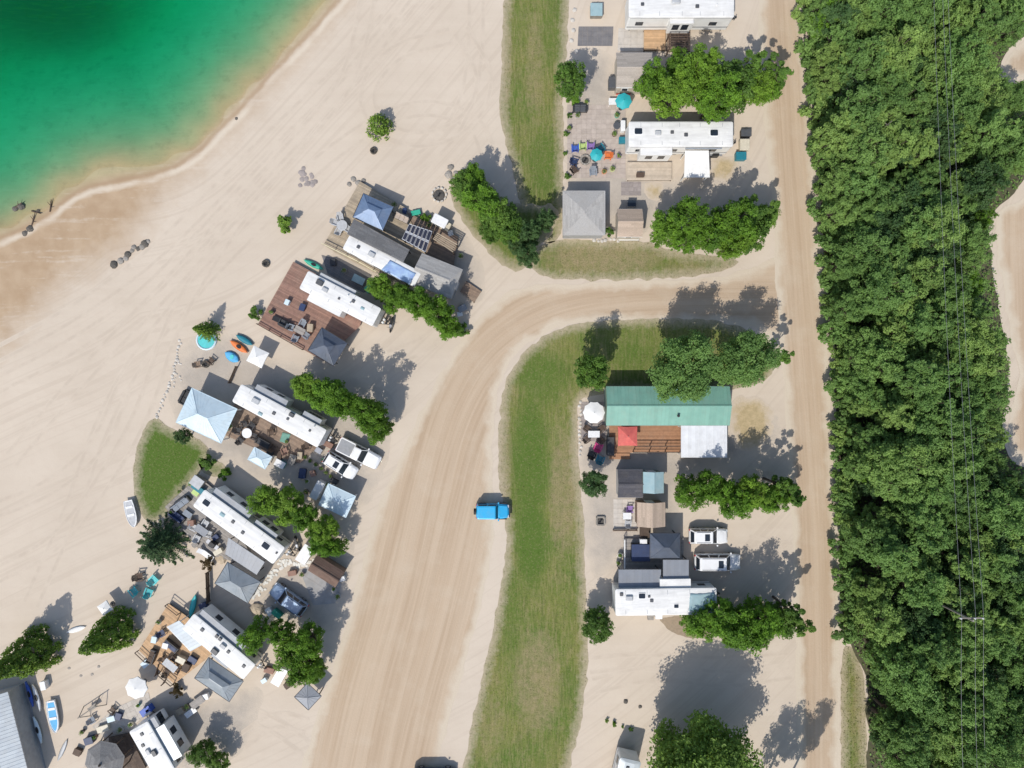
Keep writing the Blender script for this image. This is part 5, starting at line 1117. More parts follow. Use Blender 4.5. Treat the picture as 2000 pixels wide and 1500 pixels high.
def lounger(label, px, py, rz, mat, z=0.0, group=None):
    c = W(px, py, z + .3); t = thing('sun_lounger', label, 'lounger', (c.x, c.y, z), rz, group)
    MB().box(-.6, .9, -.3, .3, .27, .33).build('seat', mat, t); MB().hexa([(-1.15, -.3, .68), (-.61, -.3, .27), (-.61, .3, .27), (-1.15, .3, .68)], [(-1.17, -.3, .74), (-.60, -.3, .335), (-.60, .3, .335), (-1.17, .3, .74)]).build('backrest', mat, t)
    for x in (-.55, .8):
        for y in (-.26, .26): MB().box(x - .025, x + .025, y - .025, y + .025, 0, .28).build('leg', 'steel', t)
    return t
def grill(label, px, py, rz, z=0.0):
    c = W(px, py, z + .9); t = thing('barbecue', label, 'barbecue', (c.x, c.y, z), rz)
    MB().rbox(-.4, .4, -.28, .28, .12, .8, .05).build('cabinet', 'charcoal', t); l = MB().rbox(-.38, .38, -.3, .3, .803, 1.1, .12).build('lid', 'black', t); MB().tube((-.25, -.34, .98), (.25, -.34, .98), .02).build('handle', 'steel', l)
    for s_ in (-1, 1): MB().box(s_*.62 - .2, s_*.62 + .2, -.25, .25, .76, .8).build('side_shelf', 'steel', t)
    for x in (-.33, .33):
        for y in (-.22, .22): MB().tube((x, y, 0), (x, y, .13), .04).build('caster', 'rubber', t)
def fence(label, pts, h=1.0, mat='wood_dark', z=0.0, group=None, board=.14):
    P = [W(*p, z + h*.5) for p in pts]; c = P[0]; t = thing('wooden_fence', label, 'fence', (c.x, c.y, z), 0, group)
    for k in range(len(P) - 1):
        a = P[k] - c; b_ = P[k + 1] - c; L = (b_ - a).length; rz = math.atan2((b_ - a).y, (b_ - a).x); n = max(2, int(L/board)); m0 = MB().box(0, board*.88, -.015, .015, .06, h).mesh('picket', mat)
        for i in range(n):
            p = a.lerp(b_, i/n); o = link_mesh('picket', m0, t); o.location = (p.x, p.y, 0); o.rotation_euler = (0, 0, rz)
        for i in range(int(L/1.8) + 2):
            p = a.lerp(b_, min(1, i*1.8/L)); MB().box(p.x - .05, p.x + .05, p.y - .05, p.y + .05, 0, h + .06).build('fence_post', mat, t)
        MB().tube((a.x, a.y, h*.85), (b_.x, b_.y, h*.85), .045, None, 4).build('fence_rail', mat, t)
    return t
def sheet_on(label, pts, z, mat, name='tarp', cat='tarp', th=.02, wav=.02):
    P = [W(*p, z) for p in pts]; c = sum(P, Vector())/len(P); rg = random.Random(int(pts[0][0])); m_ = MB(); n = 8
    grid = [[P[0].lerp(P[1], i/n).lerp(P[3].lerp(P[2], i/n), j/n) - Vector((c.x, c.y, 0)) + Vector((rg.uniform(-wav, wav)*2, rg.uniform(-wav, wav)*2, rg.uniform(0, wav*1.5))) for i in range(n + 1)] for j in range(n + 1)]
    vs = [p for r in grid for p in r]; m_.add(vs, [(j*(n + 1) + i, j*(n + 1) + i + 1, (j + 1)*(n + 1) + i + 1, (j + 1)*(n + 1) + i) for j in range(n) for i in range(n)])
    me = m_.mesh(name, mat, True); o = link_mesh(name, me, None, (c.x, c.y, 0)); sm = o.modifiers.new('thickness', 'SOLIDIFY'); sm.thickness = th
    return tag(o, label, cat)
def motorbike(label, px, py, rz):
    c = W(px, py, .5); t = thing('motorbike', label, 'motorbike', (c.x, c.y, 0), rz)
    for x in (-.68, .68):
        m_ = MB(); m_.loft([[(x + r_*math.cos(q), y, .32 + r_*math.sin(q)) for q in [2*math.pi*i/16 for i in range(16)]] for r_, y in ((.27, -.07), (.32, -.04), (.32, .04), (.27, .07))]); w_ = m_.build('wheel', 'rubber', t); MB().lathe([(.02, 0), (.02, .02)], 6).build('hub', 'steel', w_)
    MB().rbox(-.25, .3, -.16, .16, .25, .62, .06).build('engine', 'steel', t); MB().rbox(.0, .45, -.15, .15, .64, .86, .09).build('fuel_tank', 'paint_silver', t); MB().rbox(-.75, .0, -.15, .15, .66, .78, .07).build('saddle', 'black', t)
    MB().tube((.68, .1, .32), (.45, .1, .95), .03).build('fork', 'steel', t); MB().tube((.68, -.1, .32), (.45, -.1, .95), .03).build('fork', 'steel', t); MB().tube((.42, -.38, 1.02), (.42, .38, 1.02), .02).build('handlebar', 'black', t)
    MB().tube((-.3, .1, .3), (-.42, .34, 0), .02).build('kickstand', 'steel', t)
def golf_cart(label, px, py, rz):
    c = W(px, py, 1.8); t = thing('golf_cart', label, 'golf cart', (c.x, c.y, 0), rz)
    MB().rbox(-1.15, 1.15, -.55, .55, .28, .5, .15).build('chassis', 'cream', t); MB().rbox(.65, 1.2, -.52, .52, .5, .9, .15).build('cowl', 'cream', t); MB().rbox(-.55, .1, -.5, .5, .5, .78, .06).build('seat', 'charcoal', t); MB().rbox(-.62, -.5, -.5, .5, .8, 1.2, .05).build('backrest', 'charcoal', t)
    for x in (-.9, .75):
        for y in (-.5, .5): MB().tube((x, y, .45), (x*.9, y, 1.82), .022).build('roof_strut', 'charcoal', t)
    MB().rbox(-1.0, .85, -.6, .6, 1.8, 1.88, .12).build('roof', 'white_plastic', t)
    for x in (-.75, .8):
        for s_ in (-1, 1): wheel(t, x, s_*.5, .24, .18, s_)
    MB().tube((.7, 0, .9), (.45, 0, 1.05), .02).build('steering_column', 'black', t)

# ------------------------------------------------------------------ site with the solar panels
aA = ang(145, 72)
deck('pale weathered deck with cream railing under blue gazebo and shingled cabin', [[(703, 354), (632, 478), (655, 494), (760, 547), (835, 505), (790, 405)]], .5, aA, 'deck_tan', rails=([(632, 478), (700, 512), (758, 545)],), railmat='wood_cream')
deck('dark stained deck under the solar panels', [[(775, 405), (895, 462), (885, 525), (800, 492), (752, 452)]], .4, aA, 'deck_brown')
trailer('long white roofed trailer with blue tarp, built against the grey shingled roof', (676, 472), (816, 546), 32, 3.5, gear=[('vent', 700, 482), ('ac', 726, 497, .8)], hitch=0)
sheet_on('crumpled blue tarp spread over the end of the white trailer roof', [(745, 527), (800, 556), (812, 534), (762, 508)], 3.60, 'tarp_blue')
leanto('charcoal shingled lean-to roof along the trailer with blue tarp', [(800, 488), (691, 428), (678, 457), (788, 512)], 3.0, 3.75, 'shingle', 'shingle_grey', npost=4, post='wood_dark', zfl=.5)
gable('grey shingled cabin at the road end of the solar site', 852, 538, 5.2, 3.7, ang(90, 36), 'shingle_pale', 'siding_grey', 2.9, .8, name='cabin', cat='cabin', hip2=.9, windows=2)
pavilion('steel blue hip roofed gazebo beside the grey lean-to roof', 728, 413, 3.9, 3.1, ang(60, 27), 'steel_blue', 2.6, .8, zfl=.5)
def solar_rack():
    P = [W(784, 467, 2.5), W(831, 494, 2.5), W(845, 451, 2.9), W(799, 436, 2.9)]; c = sum(P, Vector())/4
    t = thing('solar_array', 'rack of black solar panels in two rows on a timber frame', 'solar panels', (c.x, c.y, 0)); o = Vector((c.x, c.y, 0)); P = [p - o for p in P]
    def at(u, v): return P[0].lerp(P[1], u).lerp(P[3].lerp(P[2], u), v)
    for j in range(2):
        for i in range(6):
            q = [at(i/6 + .012, j/2 + .02), at((i + 1)/6 - .012, j/2 + .02), at((i + 1)/6 - .012, (j + 1)/2 - .02), at(i/6 + .012, (j + 1)/2 - .02)]
            f = MB().hexa([p - Vector((0, 0, .05)) for p in q], q).build('solar_panel', 'galv', t); ce = sum(q, Vector())/4
            q2 = [ce + (p - ce)*.86 + Vector((0, 0, .006)) for p in q]; MB().hexa([p - Vector((0, 0, .01)) for p in q2], q2).build('cell_sheet', 'solar', f)
    for u in (.05, .95):
        for v in (.05, .95): p = at(u, v); MB().box(p.x - .06, p.x + .06, p.y - .06, p.y + .06, .4, p.z - .04).build('post', 'wood_dark', t)
    for v in (.1, .5, .9): MB().tube(at(0, v) - Vector((0, 0, .09)), at(1, v) - Vector((0, 0, .09)), .05, None, 4).build('rafter', 'galv', t)
solar_rack()
def pergola(label, pts, z, n, mat, post='wood_dark', zfl=0.0, cross=3):
    P = [W(*p, z) for p in pts]; c = sum(P, Vector())/4; o = Vector((c.x, c.y, 0)); P = [p - o for p in P]; t = thing('pergola', label, 'pergola', (c.x, c.y, 0))
    for i in range(n):
        a = P[0].lerp(P[3], i/(n - 1)); b_ = P[1].lerp(P[2], i/(n - 1)); MB().tube(a, b_, .075, None, 4).build('slat', mat, t)
    for i in range(cross):
        a = P[0].lerp(P[1], i/(cross - 1)*.9 + .05); b_ = P[3].lerp(P[2], i/(cross - 1)*.9 + .05); MB().tube(a - Vector((0, 0, .1)), b_ - Vector((0, 0, .1)), .06, None, 4).build('beam', post, t)
    for p in P: q = p*.93; MB().box(q.x - .06, q.x + .06, q.y - .06, q.y + .06, zfl, z - .05).build('post', post, t)
    return t
pergola('tan slatted pergola beside the solar panels', [(846, 466), (885, 492), (893, 478), (853, 455)], 2.4, 5, 'deck_tan', zfl=.4)
golf_cart('white roofed golf cart parked beside the solar panels', 860, 432, ang(38, 20))
sofa('pink cushioned bench beside the blue gazebo', 785, 425, aA, 'paver_pink', .5, 1.9)
table('round pale table on the weathered deck', 668, 440, 0, 1.3, 1.3, 'light_grey', .5, round_=True)
for k, (x, y) in enumerate([(655, 435), (680, 448), (665, 425), (662, 452)]): chair('pale chair at the round table on weathered deck', x, y, ang(668 - x, 440 - y), 'light_grey', .5, group='chairs at the round deck table')
deck('small brown timber platform at the road end of the shingled cabin', [[(911, 549), (940, 569), (926, 591), (899, 569)]], .35, aA, 'deck_brown')
crate('grey lidded crate beside the small timber platform', 903, 602, .5, 1.0, .7, .6, 'grey_trim'); crate('white plastic tub by the road end of the willows', 898, 613, .2, .6, .5, .5, 'white_plastic')
slab('grey paved yard between shingled cabin and red brown deck', [(628, 498), (655, 505), (745, 556), (710, 572), (640, 535)], .03, 'concrete_dark', joints=.5)
table('glass topped table in the grey paved yard', 700, 546, aA, 1.5, .9, 'ice_glass', 0, leg='steel')
firepit('pale stone fire ring on sand near the golf cart', 858, 381, .85, 'rock_pale')
firepit('dark fire ring on the beach below the lone conifer', 730, 295, .32); firepit('dark tyre sized fire ring on beach above the red brown deck', 520, 515, .36); firepit('dark fire ring near the orange kayak', 403, 711, .36)
for i, (x, y, r_) in enumerate([(880, 327, .42), (876, 342, .5), (886, 350, .38), (890, 338, .3)]): rock('brown boulder where the beach meets the tree belt', x, y, r_, 'rock', 'boulders by the tree belt', i)
for i, (x, y, r_) in enumerate([(690, 350, .35), (700, 358, .42), (710, 353, .3), (706, 366, .4), (682, 360, .3)]): rock('boulder at the lake end of the weathered deck', x, y, r_, 'rock', 'boulders by the weathered deck', i)
for i in range(16):
    x = 602 + R.uniform(-13, 13) + (i % 3 - 1)*3; y = 346 + R.uniform(-18, 18); rock('flat mauve stone in the patch laid on open beach', x, y, R.uniform(.22, .40), 'stone_mauve', 'flat stones on the beach', i, .25)

# ------------------------------------------------------------------ site with the red brown deck
aB = ang(146, 77)
deck('large red brown deck wrapped round the white trailer', [[(573, 511), (504, 633), (632, 705), (702, 638), (722, 592)]], .45, aB, 'deck_red', rails=([(504, 633), (592, 683)],), railmat='wood_dark', railh=.55)
trailer('white trailer standing on the red brown deck', (593, 546), (736, 620), 39, 3.6, slides=[(-.36, .08, -1, .75, 'white_roof'), (-.36, .12, 1, .5, 'light_grey')], gear=[('acd', 625, 552, .8), ('ac', 635, 566, .7), ('vent', 690, 588), ('vent', 662, 583, .7), ('pipe', 684, 592), ('pipe', 680, 577), ('sky', 708, 602, .6)])
pavilion('dark slate hip roofed gazebo on the red brown deck', 639, 677, 3.6, 3.2, ang(52, 32), 'slate_metal', 2.5, .95, zfl=.45)
lounger('black sun lounger on the red brown deck', 546, 626, ang(-36, -16), 'black', .45); sofa('black garden sofa on the red brown deck', 557, 633, ang(-36, -18), 'charcoal', .45, 1.5)
table('low dark table on the red brown deck', 585, 645, aB, 1.3, .8, 'deck_grey', .45)
for k, (x, y) in enumerate([(570, 640), (598, 655), (592, 632), (578, 660)]): chair('dark chair round the low table on red brown deck', x, y, ang(585 - x, 645 - y), 'grey_fabric', .45, group='chairs round the low deck table')
motorbike('dark motorbike parked at the hitch of the white trailer', 764, 634, ang(-5, 30))
kayak('sea green kayak leaning at the corner of the red brown deck', 613, 517, 28, 14, 2.7, .7, 'sea_green', .02)

# ------------------------------------------------------------------ site with the pale blue pavilion
aC = ang(165, 92)
deck('brown boarded deck cluttered with furniture beside the pale blue pavilion', [[(462, 786), (622, 872), (585, 905), (520, 885), (440, 850), (436, 815)]], .3, aC, 'deck_brown')
trailer('white trailer between the pale blue pavilion and the willow row', (462, 767), (629, 857), 39, 3.5, slides=[(-.36, .0, 1, .8, 'slide_grey'), (.20, .40, 1, .7, 'slide_grey')], gear=[('ac', 500, 783, .9), ('vent', 535, 807), ('acd', 570, 810, .6), ('vent', 562, 818, .8), ('vent', 605, 841, .7), ('pipe', 614, 833), ('sky', 508, 808, .7)])
pavilion('large pale blue hip roofed pavilion overlooking the beach', 401, 812, 5.9, 4.5, ang(88, 41), 'pale_blue', 2.6, 1.15, tier=False, posts='white_wall')
pavilion('little pale blue canopy over the cluttered brown deck', 507, 895, 2.4, 1.7, aC, 'pale_blue', 2.1, .35, tier=False, posts='white_wall', name='canopy', cat='canopy', zfl=.3)
crate('aqua cooler box beside the little canopy', 546, 906, aC, 1.2, .8, .6, 'aqua', 'white_plastic')
table('white round table on the cluttered brown deck', 482, 846, 0, 1.2, 1.2, 'white_plastic', .3, round_=True)
for k, (x, y) in enumerate([(466, 842), (470, 860), (492, 832), (496, 852), (478, 830)]): chair('dark chair at the white round table on brown deck', x, y, ang(482 - x, 846 - y), 'charcoal', .3, group='chairs at the white round table')
sofa('dark sofa on the brown deck above the little canopy', 514, 866, aC, 'charcoal', .3, 1.8); chair('brown armchair beside the dark sofa', 534, 874, 1.0, 'wood_dark', .3); chair('brown deck chair with its back to the white trailer', 530, 846, -1.4, 'wood_dark', .3)
sheet_on('teal green rug lying on the brown deck', [(546, 862), (560, 866), (568, 848), (552, 844)], .33, 'mat_green', 'rug', 'rug', .012, .004)
pavilion('square pale blue canopy at the road edge', 658, 978, 3.6, 2.8, ang(56, 26), 'pale_blue', 2.3, .45, tier=False, posts='white_wall')
crate('tall white storage box beside the square pale blue canopy', 619, 958, ang(-12, 22), 2.2, .95, 1.3, 'white_plastic')
car('white pickup truck with grey bed cover in front of willow row', 700, 886, ang(96, 48), 'paint_white', 'pickup', 5.5, 1.9, 1.85, name='pickup_truck', cat='pickup', cover='grey_trim')
car('white sport utility car with dark glass parked beside the pickup', 664, 910, ang(64, 40), 'paint_white', 'suv', 4.3, 1.8, 1.65, True)
for i, (x, y) in enumerate([(597, 893), (606, 900), (617, 907), (628, 915), (637, 923), (646, 930)]): pot('dark planter in the line behind the white parked car', x, y, .24, .3, 'rock_dark', group='planters behind the white car')
kayak('orange kayak on sand beside the blue float', 467, 677, 32, 22, 2.6, .85, 'orange', 0); kayak('dark green upturned canoe touching the orange kayak', 478, 664, 30, 18, 2.4, .8, 'teal_deep', 0, seat=False, name='canoe')
kayak('bright blue inflatable float beside the orange kayak', 453, 697, 30, 20, 2.0, 1.2, 'cyan_fabric', 0, seat=True, name='inflatable_float', cat='float', h=.22, inner='aqua')
parasol('small square white canopy beside the orange kayak', 503, 697, 1.45, 'white_fabric', 0, 1.9, sq=True, tilt=ang(40, 20) + .0)
def pool(label, px, py, r, mat='aqua'):
    c = W(px, py); t = thing('paddling_pool', label, 'pool', (c.x, c.y, 0)); m_ = MB(); n = 20
    m_.loft([[((r + q*math.cos(a))*math.cos(2*math.pi*i/n), (r + q*math.cos(a))*math.sin(2*math.pi*i/n), .13 + .13*math.sin(a)) for i in range(n)] for q, a in [(.13, 2*math.pi*k/8) for k in range(9)]], False); m_.build('rim', 'pale_blue', t, True); MB().lathe([(r, .02), (r, .16)], n).build('pool_water', mat, t)
pool('pale teal paddling pool at the foot of the slender conifer', 404, 664, 1.15)
chair('dark folding chair beside the fire ring near orange kayak', 412, 705, 2.5, 'wood_dark'); chair('low brown chair across the fire ring near orange kayak', 388, 712, .2, 'deck_brown')
for i in range(26):
    f = i/25; x = np.interp(f, [0, .25, .6, 1], [352, 345, 328, 306]) + R.uniform(-3, 3); y = np.interp(f, [0, .25, .6, 1], [665, 705, 760, 815]); rock('small pale stone edging the plot of the pale blue pavilion', x, y, R.uniform(.14, .26), 'rock_pale', 'edging stones by the pavilion', i)
for i in range(12): rock('tiny cobble strewn inside the stone edging by the pavilion', 345 + R.uniform(-10, 14), 715 + R.uniform(-18, 45), R.uniform(.10, .17), 'rock_pale', 'cobbles by the pavilion', i)
sofa('dark bench at the lake corner of the pale blue pavilion', 361, 776, ang(14, -26), 'charcoal', 0, 1.7)
fence('short dark timber screen between orange kayak and pavilion', [(462, 716), (448, 748)], .9, 'wood_dark')
boat('small white rowing boat beached beside the lawn', 257, 1003, 12, 50, 3.3, 1.2, 'white_plastic', 'light_grey')

# ------------------------------------------------------------------ site with the wide pine
aD = ang(157, 114)
deck('weathered grey deck beside the wide pine', [[(388, 930), (322, 990), (392, 1078), (505, 1112), (425, 962)]], .35, aD, 'deck_grey')
trailer('white trailer with two dark hatches beside the weathered deck', (388, 972), (545, 1086), 40, 3.5, slides=[(-.42, .02, 1, .85, 'slide_grey'), (.1, .36, 1, .6, 'slide_grey')], gear=[('hatch', 403, 982, .9), ('sky', 434, 1005, .8), ('vent', 455, 1019), ('vent', 474, 1040), ('hatch', 519, 1066, .95), ('vent', 540, 1080, .6)], awning=(-.4, 0, -1))
leanto('flat grey awning roof attached to trailer with two hatches', [(440, 1083), (501, 1123), (517, 1098), (446, 1050)], 2.6, 2.95, 'metal', 'grey_metal', post='charcoal')
pavilion('pale grey hip roofed gazebo beside the white stepping stones', 463, 1139, 4.6, 3.0, ang(70, 42), 'grey_canopy', 2.4, .7, tier=False)
sofa('blue grey cushioned sofa on the weathered deck', 352, 985, ang(40, -30), 'grey_fabric', .35, 2.4); sofa('navy sofa beside the blue grey one on weathered deck', 345, 1008, ang(-40, -30), 'navy', .35, 2.0)
table('low grey table between sofas on the weathered deck', 366, 1004, aD, 1.1, .7, 'grey_fabric', .35, .4)
table('slate topped dining table on the weathered deck', 393, 1036, aD, 1.6, .9, 'grey_metal', .35)
for k, (x, y) in enumerate([(380, 1030), (386, 1050), (402, 1022), (408, 1042)]): chair('pale chair at the slate topped dining table', x, y, ang(393 - x, 1036 - y), 'light_grey', .35, group='chairs at the slate topped table')
grill('black barbecue beside the slate topped dining table', 414, 1064, aD, .35); lounger('white lounger at the lake edge of the weathered deck', 404, 1084, aD, 'white_plastic', .35)
crate('grey slatted log store at the corner of weathered deck', 384, 942, aD, 1.4, 1.2, .9, 'deck_grey', 'light_grey', name='log_store', cat='store', z=.35); crate('dark teal storage bench by the log store', 386, 955, aD, 1.6, .6, .6, 'teal_deep', z=.35); crate('lime green tub by the log store', 381, 963, aD, .8, .5, .3, 'lime', z=.35)
fence('dark timber screen dividing pine site from the orange deck', [(405, 1118), (407, 1176)], 1.1, 'wood_dark')
rock('sandy coloured boulder beside the wide pine deck', 433, 1090, .7, 'deck_tan'); rock('sandy boulder between grey gazebo and sky blue car', 502, 1190, .9, 'deck_tan')
for i, (x, y, a_, m_) in enumerate([(303, 1131, .8, 'aqua'), (263, 1153, 2.2, 'teal'), (293, 1155, 1.2, 'teal'), (275, 1126, .1, 'wood_dark')]):
    chair(['aqua beach chair nearest the wide pine', 'teal beach chair facing the cedar', 'teal beach chair with its back to the orange deck', 'dark brown beach chair beside the teal chairs'][i], x, y, a_, m_, s_=1.25)
st = tag(sheet('stepping_stone_path', [(545, 1080), (575, 1080), (616, 1088), (614, 1112), (566, 1116), (530, 1150), (500, 1182), (478, 1172), (510, 1130)], .012, 'gravel', .35, .15, .9), 'path of white stepping stones')
def stones():
    pts = []
    for k in range(44):
        f = k/43; pts.append((np.interp(f, [0, 1], [556, 488]) + R.uniform(-9, 9), np.interp(f, [0, 1], [1092, 1172]) + R.uniform(-5, 5)))
    for k in range(26):
        f = k/25; pts.append((np.interp(f, [0, 1], [556, 612]) + R.uniform(-3, 3), np.interp(f, [0, .3, 1], [1094, 1104, 1098]) + R.uniform(-6, 6)))
    ms = []
    for q in range(4):
        m_ = MB(); n = 8; m_.loft([[(.19*k*math.cos(2*math.pi*i/n)*R.uniform(.85, 1.15), .16*k*math.sin(2*math.pi*i/n)*R.uniform(.85, 1.15), z) for i in range(n)] for k, z in ((1, 0), (1, .05), (.85, .07))]); ms.append(m_.mesh('stepping_stone', 'slab_white'))
    for i, (x, y) in enumerate(pts):
        o = link_mesh('stepping_stone', ms[i % 4], st); w_ = W(x, y); o.location = (w_.x, w_.y, .005); o.rotation_euler = (0, 0, R.uniform(0, 6)); o.scale = (R.uniform(.8, 1.3),)*3
stones()
car('sky blue car parked beside the white stepping stones', 562, 1172, ang(-70, -50), 'paint_skyblue', 'suv', 4.9, 1.9, 1.7)
slab('grey concrete hardstanding beside the sky blue car', [(585, 1112), (612, 1105), (668, 1140), (655, 1178), (612, 1182), (600, 1150)], .03, 'concrete', joints=1.6)
gable('brown shingled shed at the edge of the concrete hardstanding', 636, 1117, 3.9, 2.1, ang(58, 36), 'shingle_brown', 'siding_brown', 1.9, .6, windows=0)
crate('large white lidded bin beside the willow clump', 595, 1083, ang(-14, 22), 2.2, 1.3, 1.3, 'white_plastic'); crate('small white bin beside the brown shed', 668, 1131, .3, .6, .5, .6, 'white_plastic')
motorbike('dark motorbike at the hitch of trailer with two hatches', 580, 1062, ang(10, 30))

# ------------------------------------------------------------------ site with the orange deck
aE = ang(122, 98)
deck('bright orange timber deck beside the cedar', [[(329, 1179), (271, 1270), (340, 1336), (402, 1288), (425, 1262), (368, 1206)]], .5, aE, 'deck_orange', rails=([(329, 1179), (352, 1197)], [(271, 1270), (290, 1288)], [(314, 1312), (340, 1334)]))
trailer('white trailer beside the bright orange deck', (367, 1213), (487, 1313), 38, 3.5, slides=[(-.45, .25, 1, .85, 'slide_grey'), (.0, .25, -1, .4, 'slide_grey')], gear=[('vent', 395, 1230, 1.1), ('vent', 424, 1242), ('vent', 430, 1248), ('vent', 446, 1273), ('acd', 420, 1272, .8), ('ac', 436, 1262, .7), ('vent', 476, 1301)], awning=(-.45, .1, -1))
leanto('extended pale awning shading the bright orange deck', [(326, 1224), (372, 1272), (398, 1258), (350, 1212)], 2.5, 3.0, 'metal', 'pale_metal', post='white_wall', zfl=.5)
pavilion('slate grey hip roofed gazebo beside the orange deck', 426, 1329, 5.0, 3.0, ang(73, 50), 'grey_canopy', 2.5, .85)
table('grey dining table on the bright orange deck', 332, 1300, aE, 1.8, .9, 'light_grey', .5)
for k, (x, y) in enumerate([(320, 1290), (326, 1312), (345, 1308), (340, 1288)]): chair('dark wooden chair at the grey dining table', x, y, ang(332 - x, 1300 - y), 'wood_dark', .5, group='chairs at the grey dining table')
sofa('dark brown sofa on the bright orange deck', 296, 1283, ang(-10, 26), 'wood_dark', .5, 1.6); sofa('navy sofa under the awning on orange deck', 334, 1262, aE, 'navy', .5, 1.8); chair('navy armchair on the bright orange deck', 318, 1236, .5, 'navy', .5)
fence('dark picket stub below the orange deck steps', [(305, 1318), (312, 1296)], .8, 'wood_dark'); fence('short dark picket run below the grey dining table', [(318, 1336), (328, 1320)], .8, 'wood_dark')
crate('white cooler at the lake side of the orange deck', 283, 1297, .7, .9, .7, .5, 'white_plastic', 'pale_blue')
kayak('turquoise kayak standing beside the orange deck', 377, 1183, 10, -40, 2.9, .75, 'teal', .1, seat=False); crate('navy tub behind the turquoise kayak', 396, 1184, .4, .9, .7, .6, 'navy')
parasol('white parasol on sand below the orange deck', 266, 1344, 1.35, 'white_fabric', 0, 1.9); parasol('small white parasol beside the cedar', 204, 1188, .95, 'white_fabric', 0, 1.7, sq=True, tilt=.6)
crate('long white chest beside the willow clump and trailer hitch', 545, 1322, ang(-14, 24), 2.2, 1.1, 1.0, 'white_plastic')
pavilion('square slate grey canopy at the road edge', 601, 1361, 2.3, 2.3, ang(30, 28), 'grey_metal', 2.1, .3, tier=False)
kayak('pale paddle board lying on the beach near the cedar', 148, 1230, 34, -10, 2.4, .7, 'white_fabric', 0, seat=False, name='paddle_board', cat='board', h=.1)
table('weathered picnic bench beside the slate grey gazebo', 385, 1372, ang(40, -30), 1.8, .9, 'deck_grey')
for i, (x, y) in enumerate([(158, 1320), (180, 1317), (193, 1302), (135, 1305)]): rock('lone small stone on the sand below the cedar', x, y, .2, 'rock', 'small stones below the cedar', i, .3)

# ------------------------------------------------------------------ bottom corner site
aF = ang(52, 92)
trailer('white trailer with grey slide-out between parasol and shady trees', (270, 1419), (324, 1514), 42, 3.5, slides=[(-.30, .35, 1, 1.3, 'pale_metal'), (-.5, -.32, 1, .7, 'slide_grey')], gear=[('vent', 277, 1434), ('vent', 279, 1456), ('acd', 302, 1470, .7), ('ac', 290, 1468, .7)], hitch=-1)
def octagon(label, px, py, r):
    c = W(px, py, 2.6); t = thing('octagonal_gazebo', label, 'gazebo', (c.x, c.y, 0), .2); n = 8; zt = 3.3
    for i in range(n):
        a, b_ = 2*math.pi*i/n, 2*math.pi*(i + 1)/n; slope(t, (r*math.cos(a), r*math.sin(a), 2.3), (r*math.cos(b_), r*math.sin(b_), 2.3), (.06*math.cos(b_), .06*math.sin(b_), zt), (.06*math.cos(a), .06*math.sin(a), zt), 'shingle', 'shingle_grey')
        MB().box(r*.9*math.cos(a) - .06, r*.9*math.cos(a) + .06, r*.9*math.sin(a) - .06, r*.9*math.sin(a) + .06, 0, 2.32).build('post', 'wood_dark', t)
    MB().lathe([(.1, zt - .02), (.16, zt + .1), (.03, zt + .35)], 8).build('finial', 'wood_dark', t)
octagon('octagonal grey shingled gazebo beside the bottom trailer', 202, 1488, 2.4)
slab('pale paved terrace above the octagonal gazebo', [(222, 1385), (290, 1352), (298, 1385), (250, 1425), (205, 1440), (180, 1420)], .03, 'paver_pale', joints=.6)
deck('dark brown deck between octagonal gazebo and bottom trailer', [[(212, 1440), (250, 1432), (285, 1500), (240, 1530), (215, 1480)]], .3, aF, 'wood_dark')
crate('royal blue covered grill on the pale terrace', 284, 1390, .6, 1.3, .8, .9, 'royal'); crate('pale blue cooler on the pale terrace', 216, 1405, .3, .9, .6, .5, 'pale_blue'); crate('cream bench box beside the octagonal gazebo', 200, 1424, .3, 1.4, .7, .5, 'cream'); crate('navy box behind the octagonal gazebo', 172, 1448, .3, 1.0, .8, .7, 'navy')
chair('dark chair at the sand edge of the pale terrace', 220, 1386, 2.4, 'wood_dark'); chair('grey chair beside the pale blue cooler', 182, 1405, .5, 'grey_fabric')
table('white slatted bench on the pale terrace', 372, 1392, ang(40, -30), 1.5, .7, 'white_plastic', 0, .45)
def tripod(label, px, py):
    c = W(px, py); t = thing('swing_frame', label, 'frame', (c.x, c.y, 0), .6)
    for x in (-1.2, 1.2):
        for y in (-.7, .7): MB().tube((x, y, 0), (x*.95, 0, 1.7), .05).build('leg', 'wood_weathered', t)
    MB().tube((-1.3, 0, 1.7), (1.3, 0, 1.7), .06).build('top_bar', 'wood_weathered', t); MB().box(-.6, .6, -.25, .25, .5, .55).build('swing_seat', 'wood_weathered', t)
    for x in (-.55, .55): MB().tube((x, 0, .55), (x, 0, 1.68), .012).build('rope', 'charcoal', t)
tripod('weathered timber swing frame on the sand above the octagonal gazebo', 186, 1378)
gable('long pale metal roofed building with kayaks along its wall', -7, 1457, 11.5, 5.0, ang(30, 118), 'pale_metal', 'siding_grey', 2.8, .9, 'metal', name='boat_house', cat='building', door=False)
for i, (x, y, m_) in enumerate([(64, 1362, 'white_plastic'), (66, 1425, 'pale_blue')]): kayak(['white kayak lying along the boat house wall', 'pale blue kayak lying along the boat house wall'][i], x + 8, y, 16, 52, 3.4, .6, m_, .1)
kayak('royal blue kayak lying along the boat house wall', 58, 1355, 15, 50, 3.2, .55, 'royal', .1)
boat('white dinghy with blue cockpit on the sand', 105, 1399, 10, 60, 3.9, 1.2, 'white_plastic', 'cyan_fabric')
kayak('pale grey paddle board leaning near the white dinghy', 121, 1466, -20, 46, 2.9, .55, 'light_grey', 0, seat=False, name='paddle_board', cat='board', h=.12)
crate('small white bin near the bow of the white dinghy', 83, 1340, .2, .6, 1.0, .8, 'white_plastic')

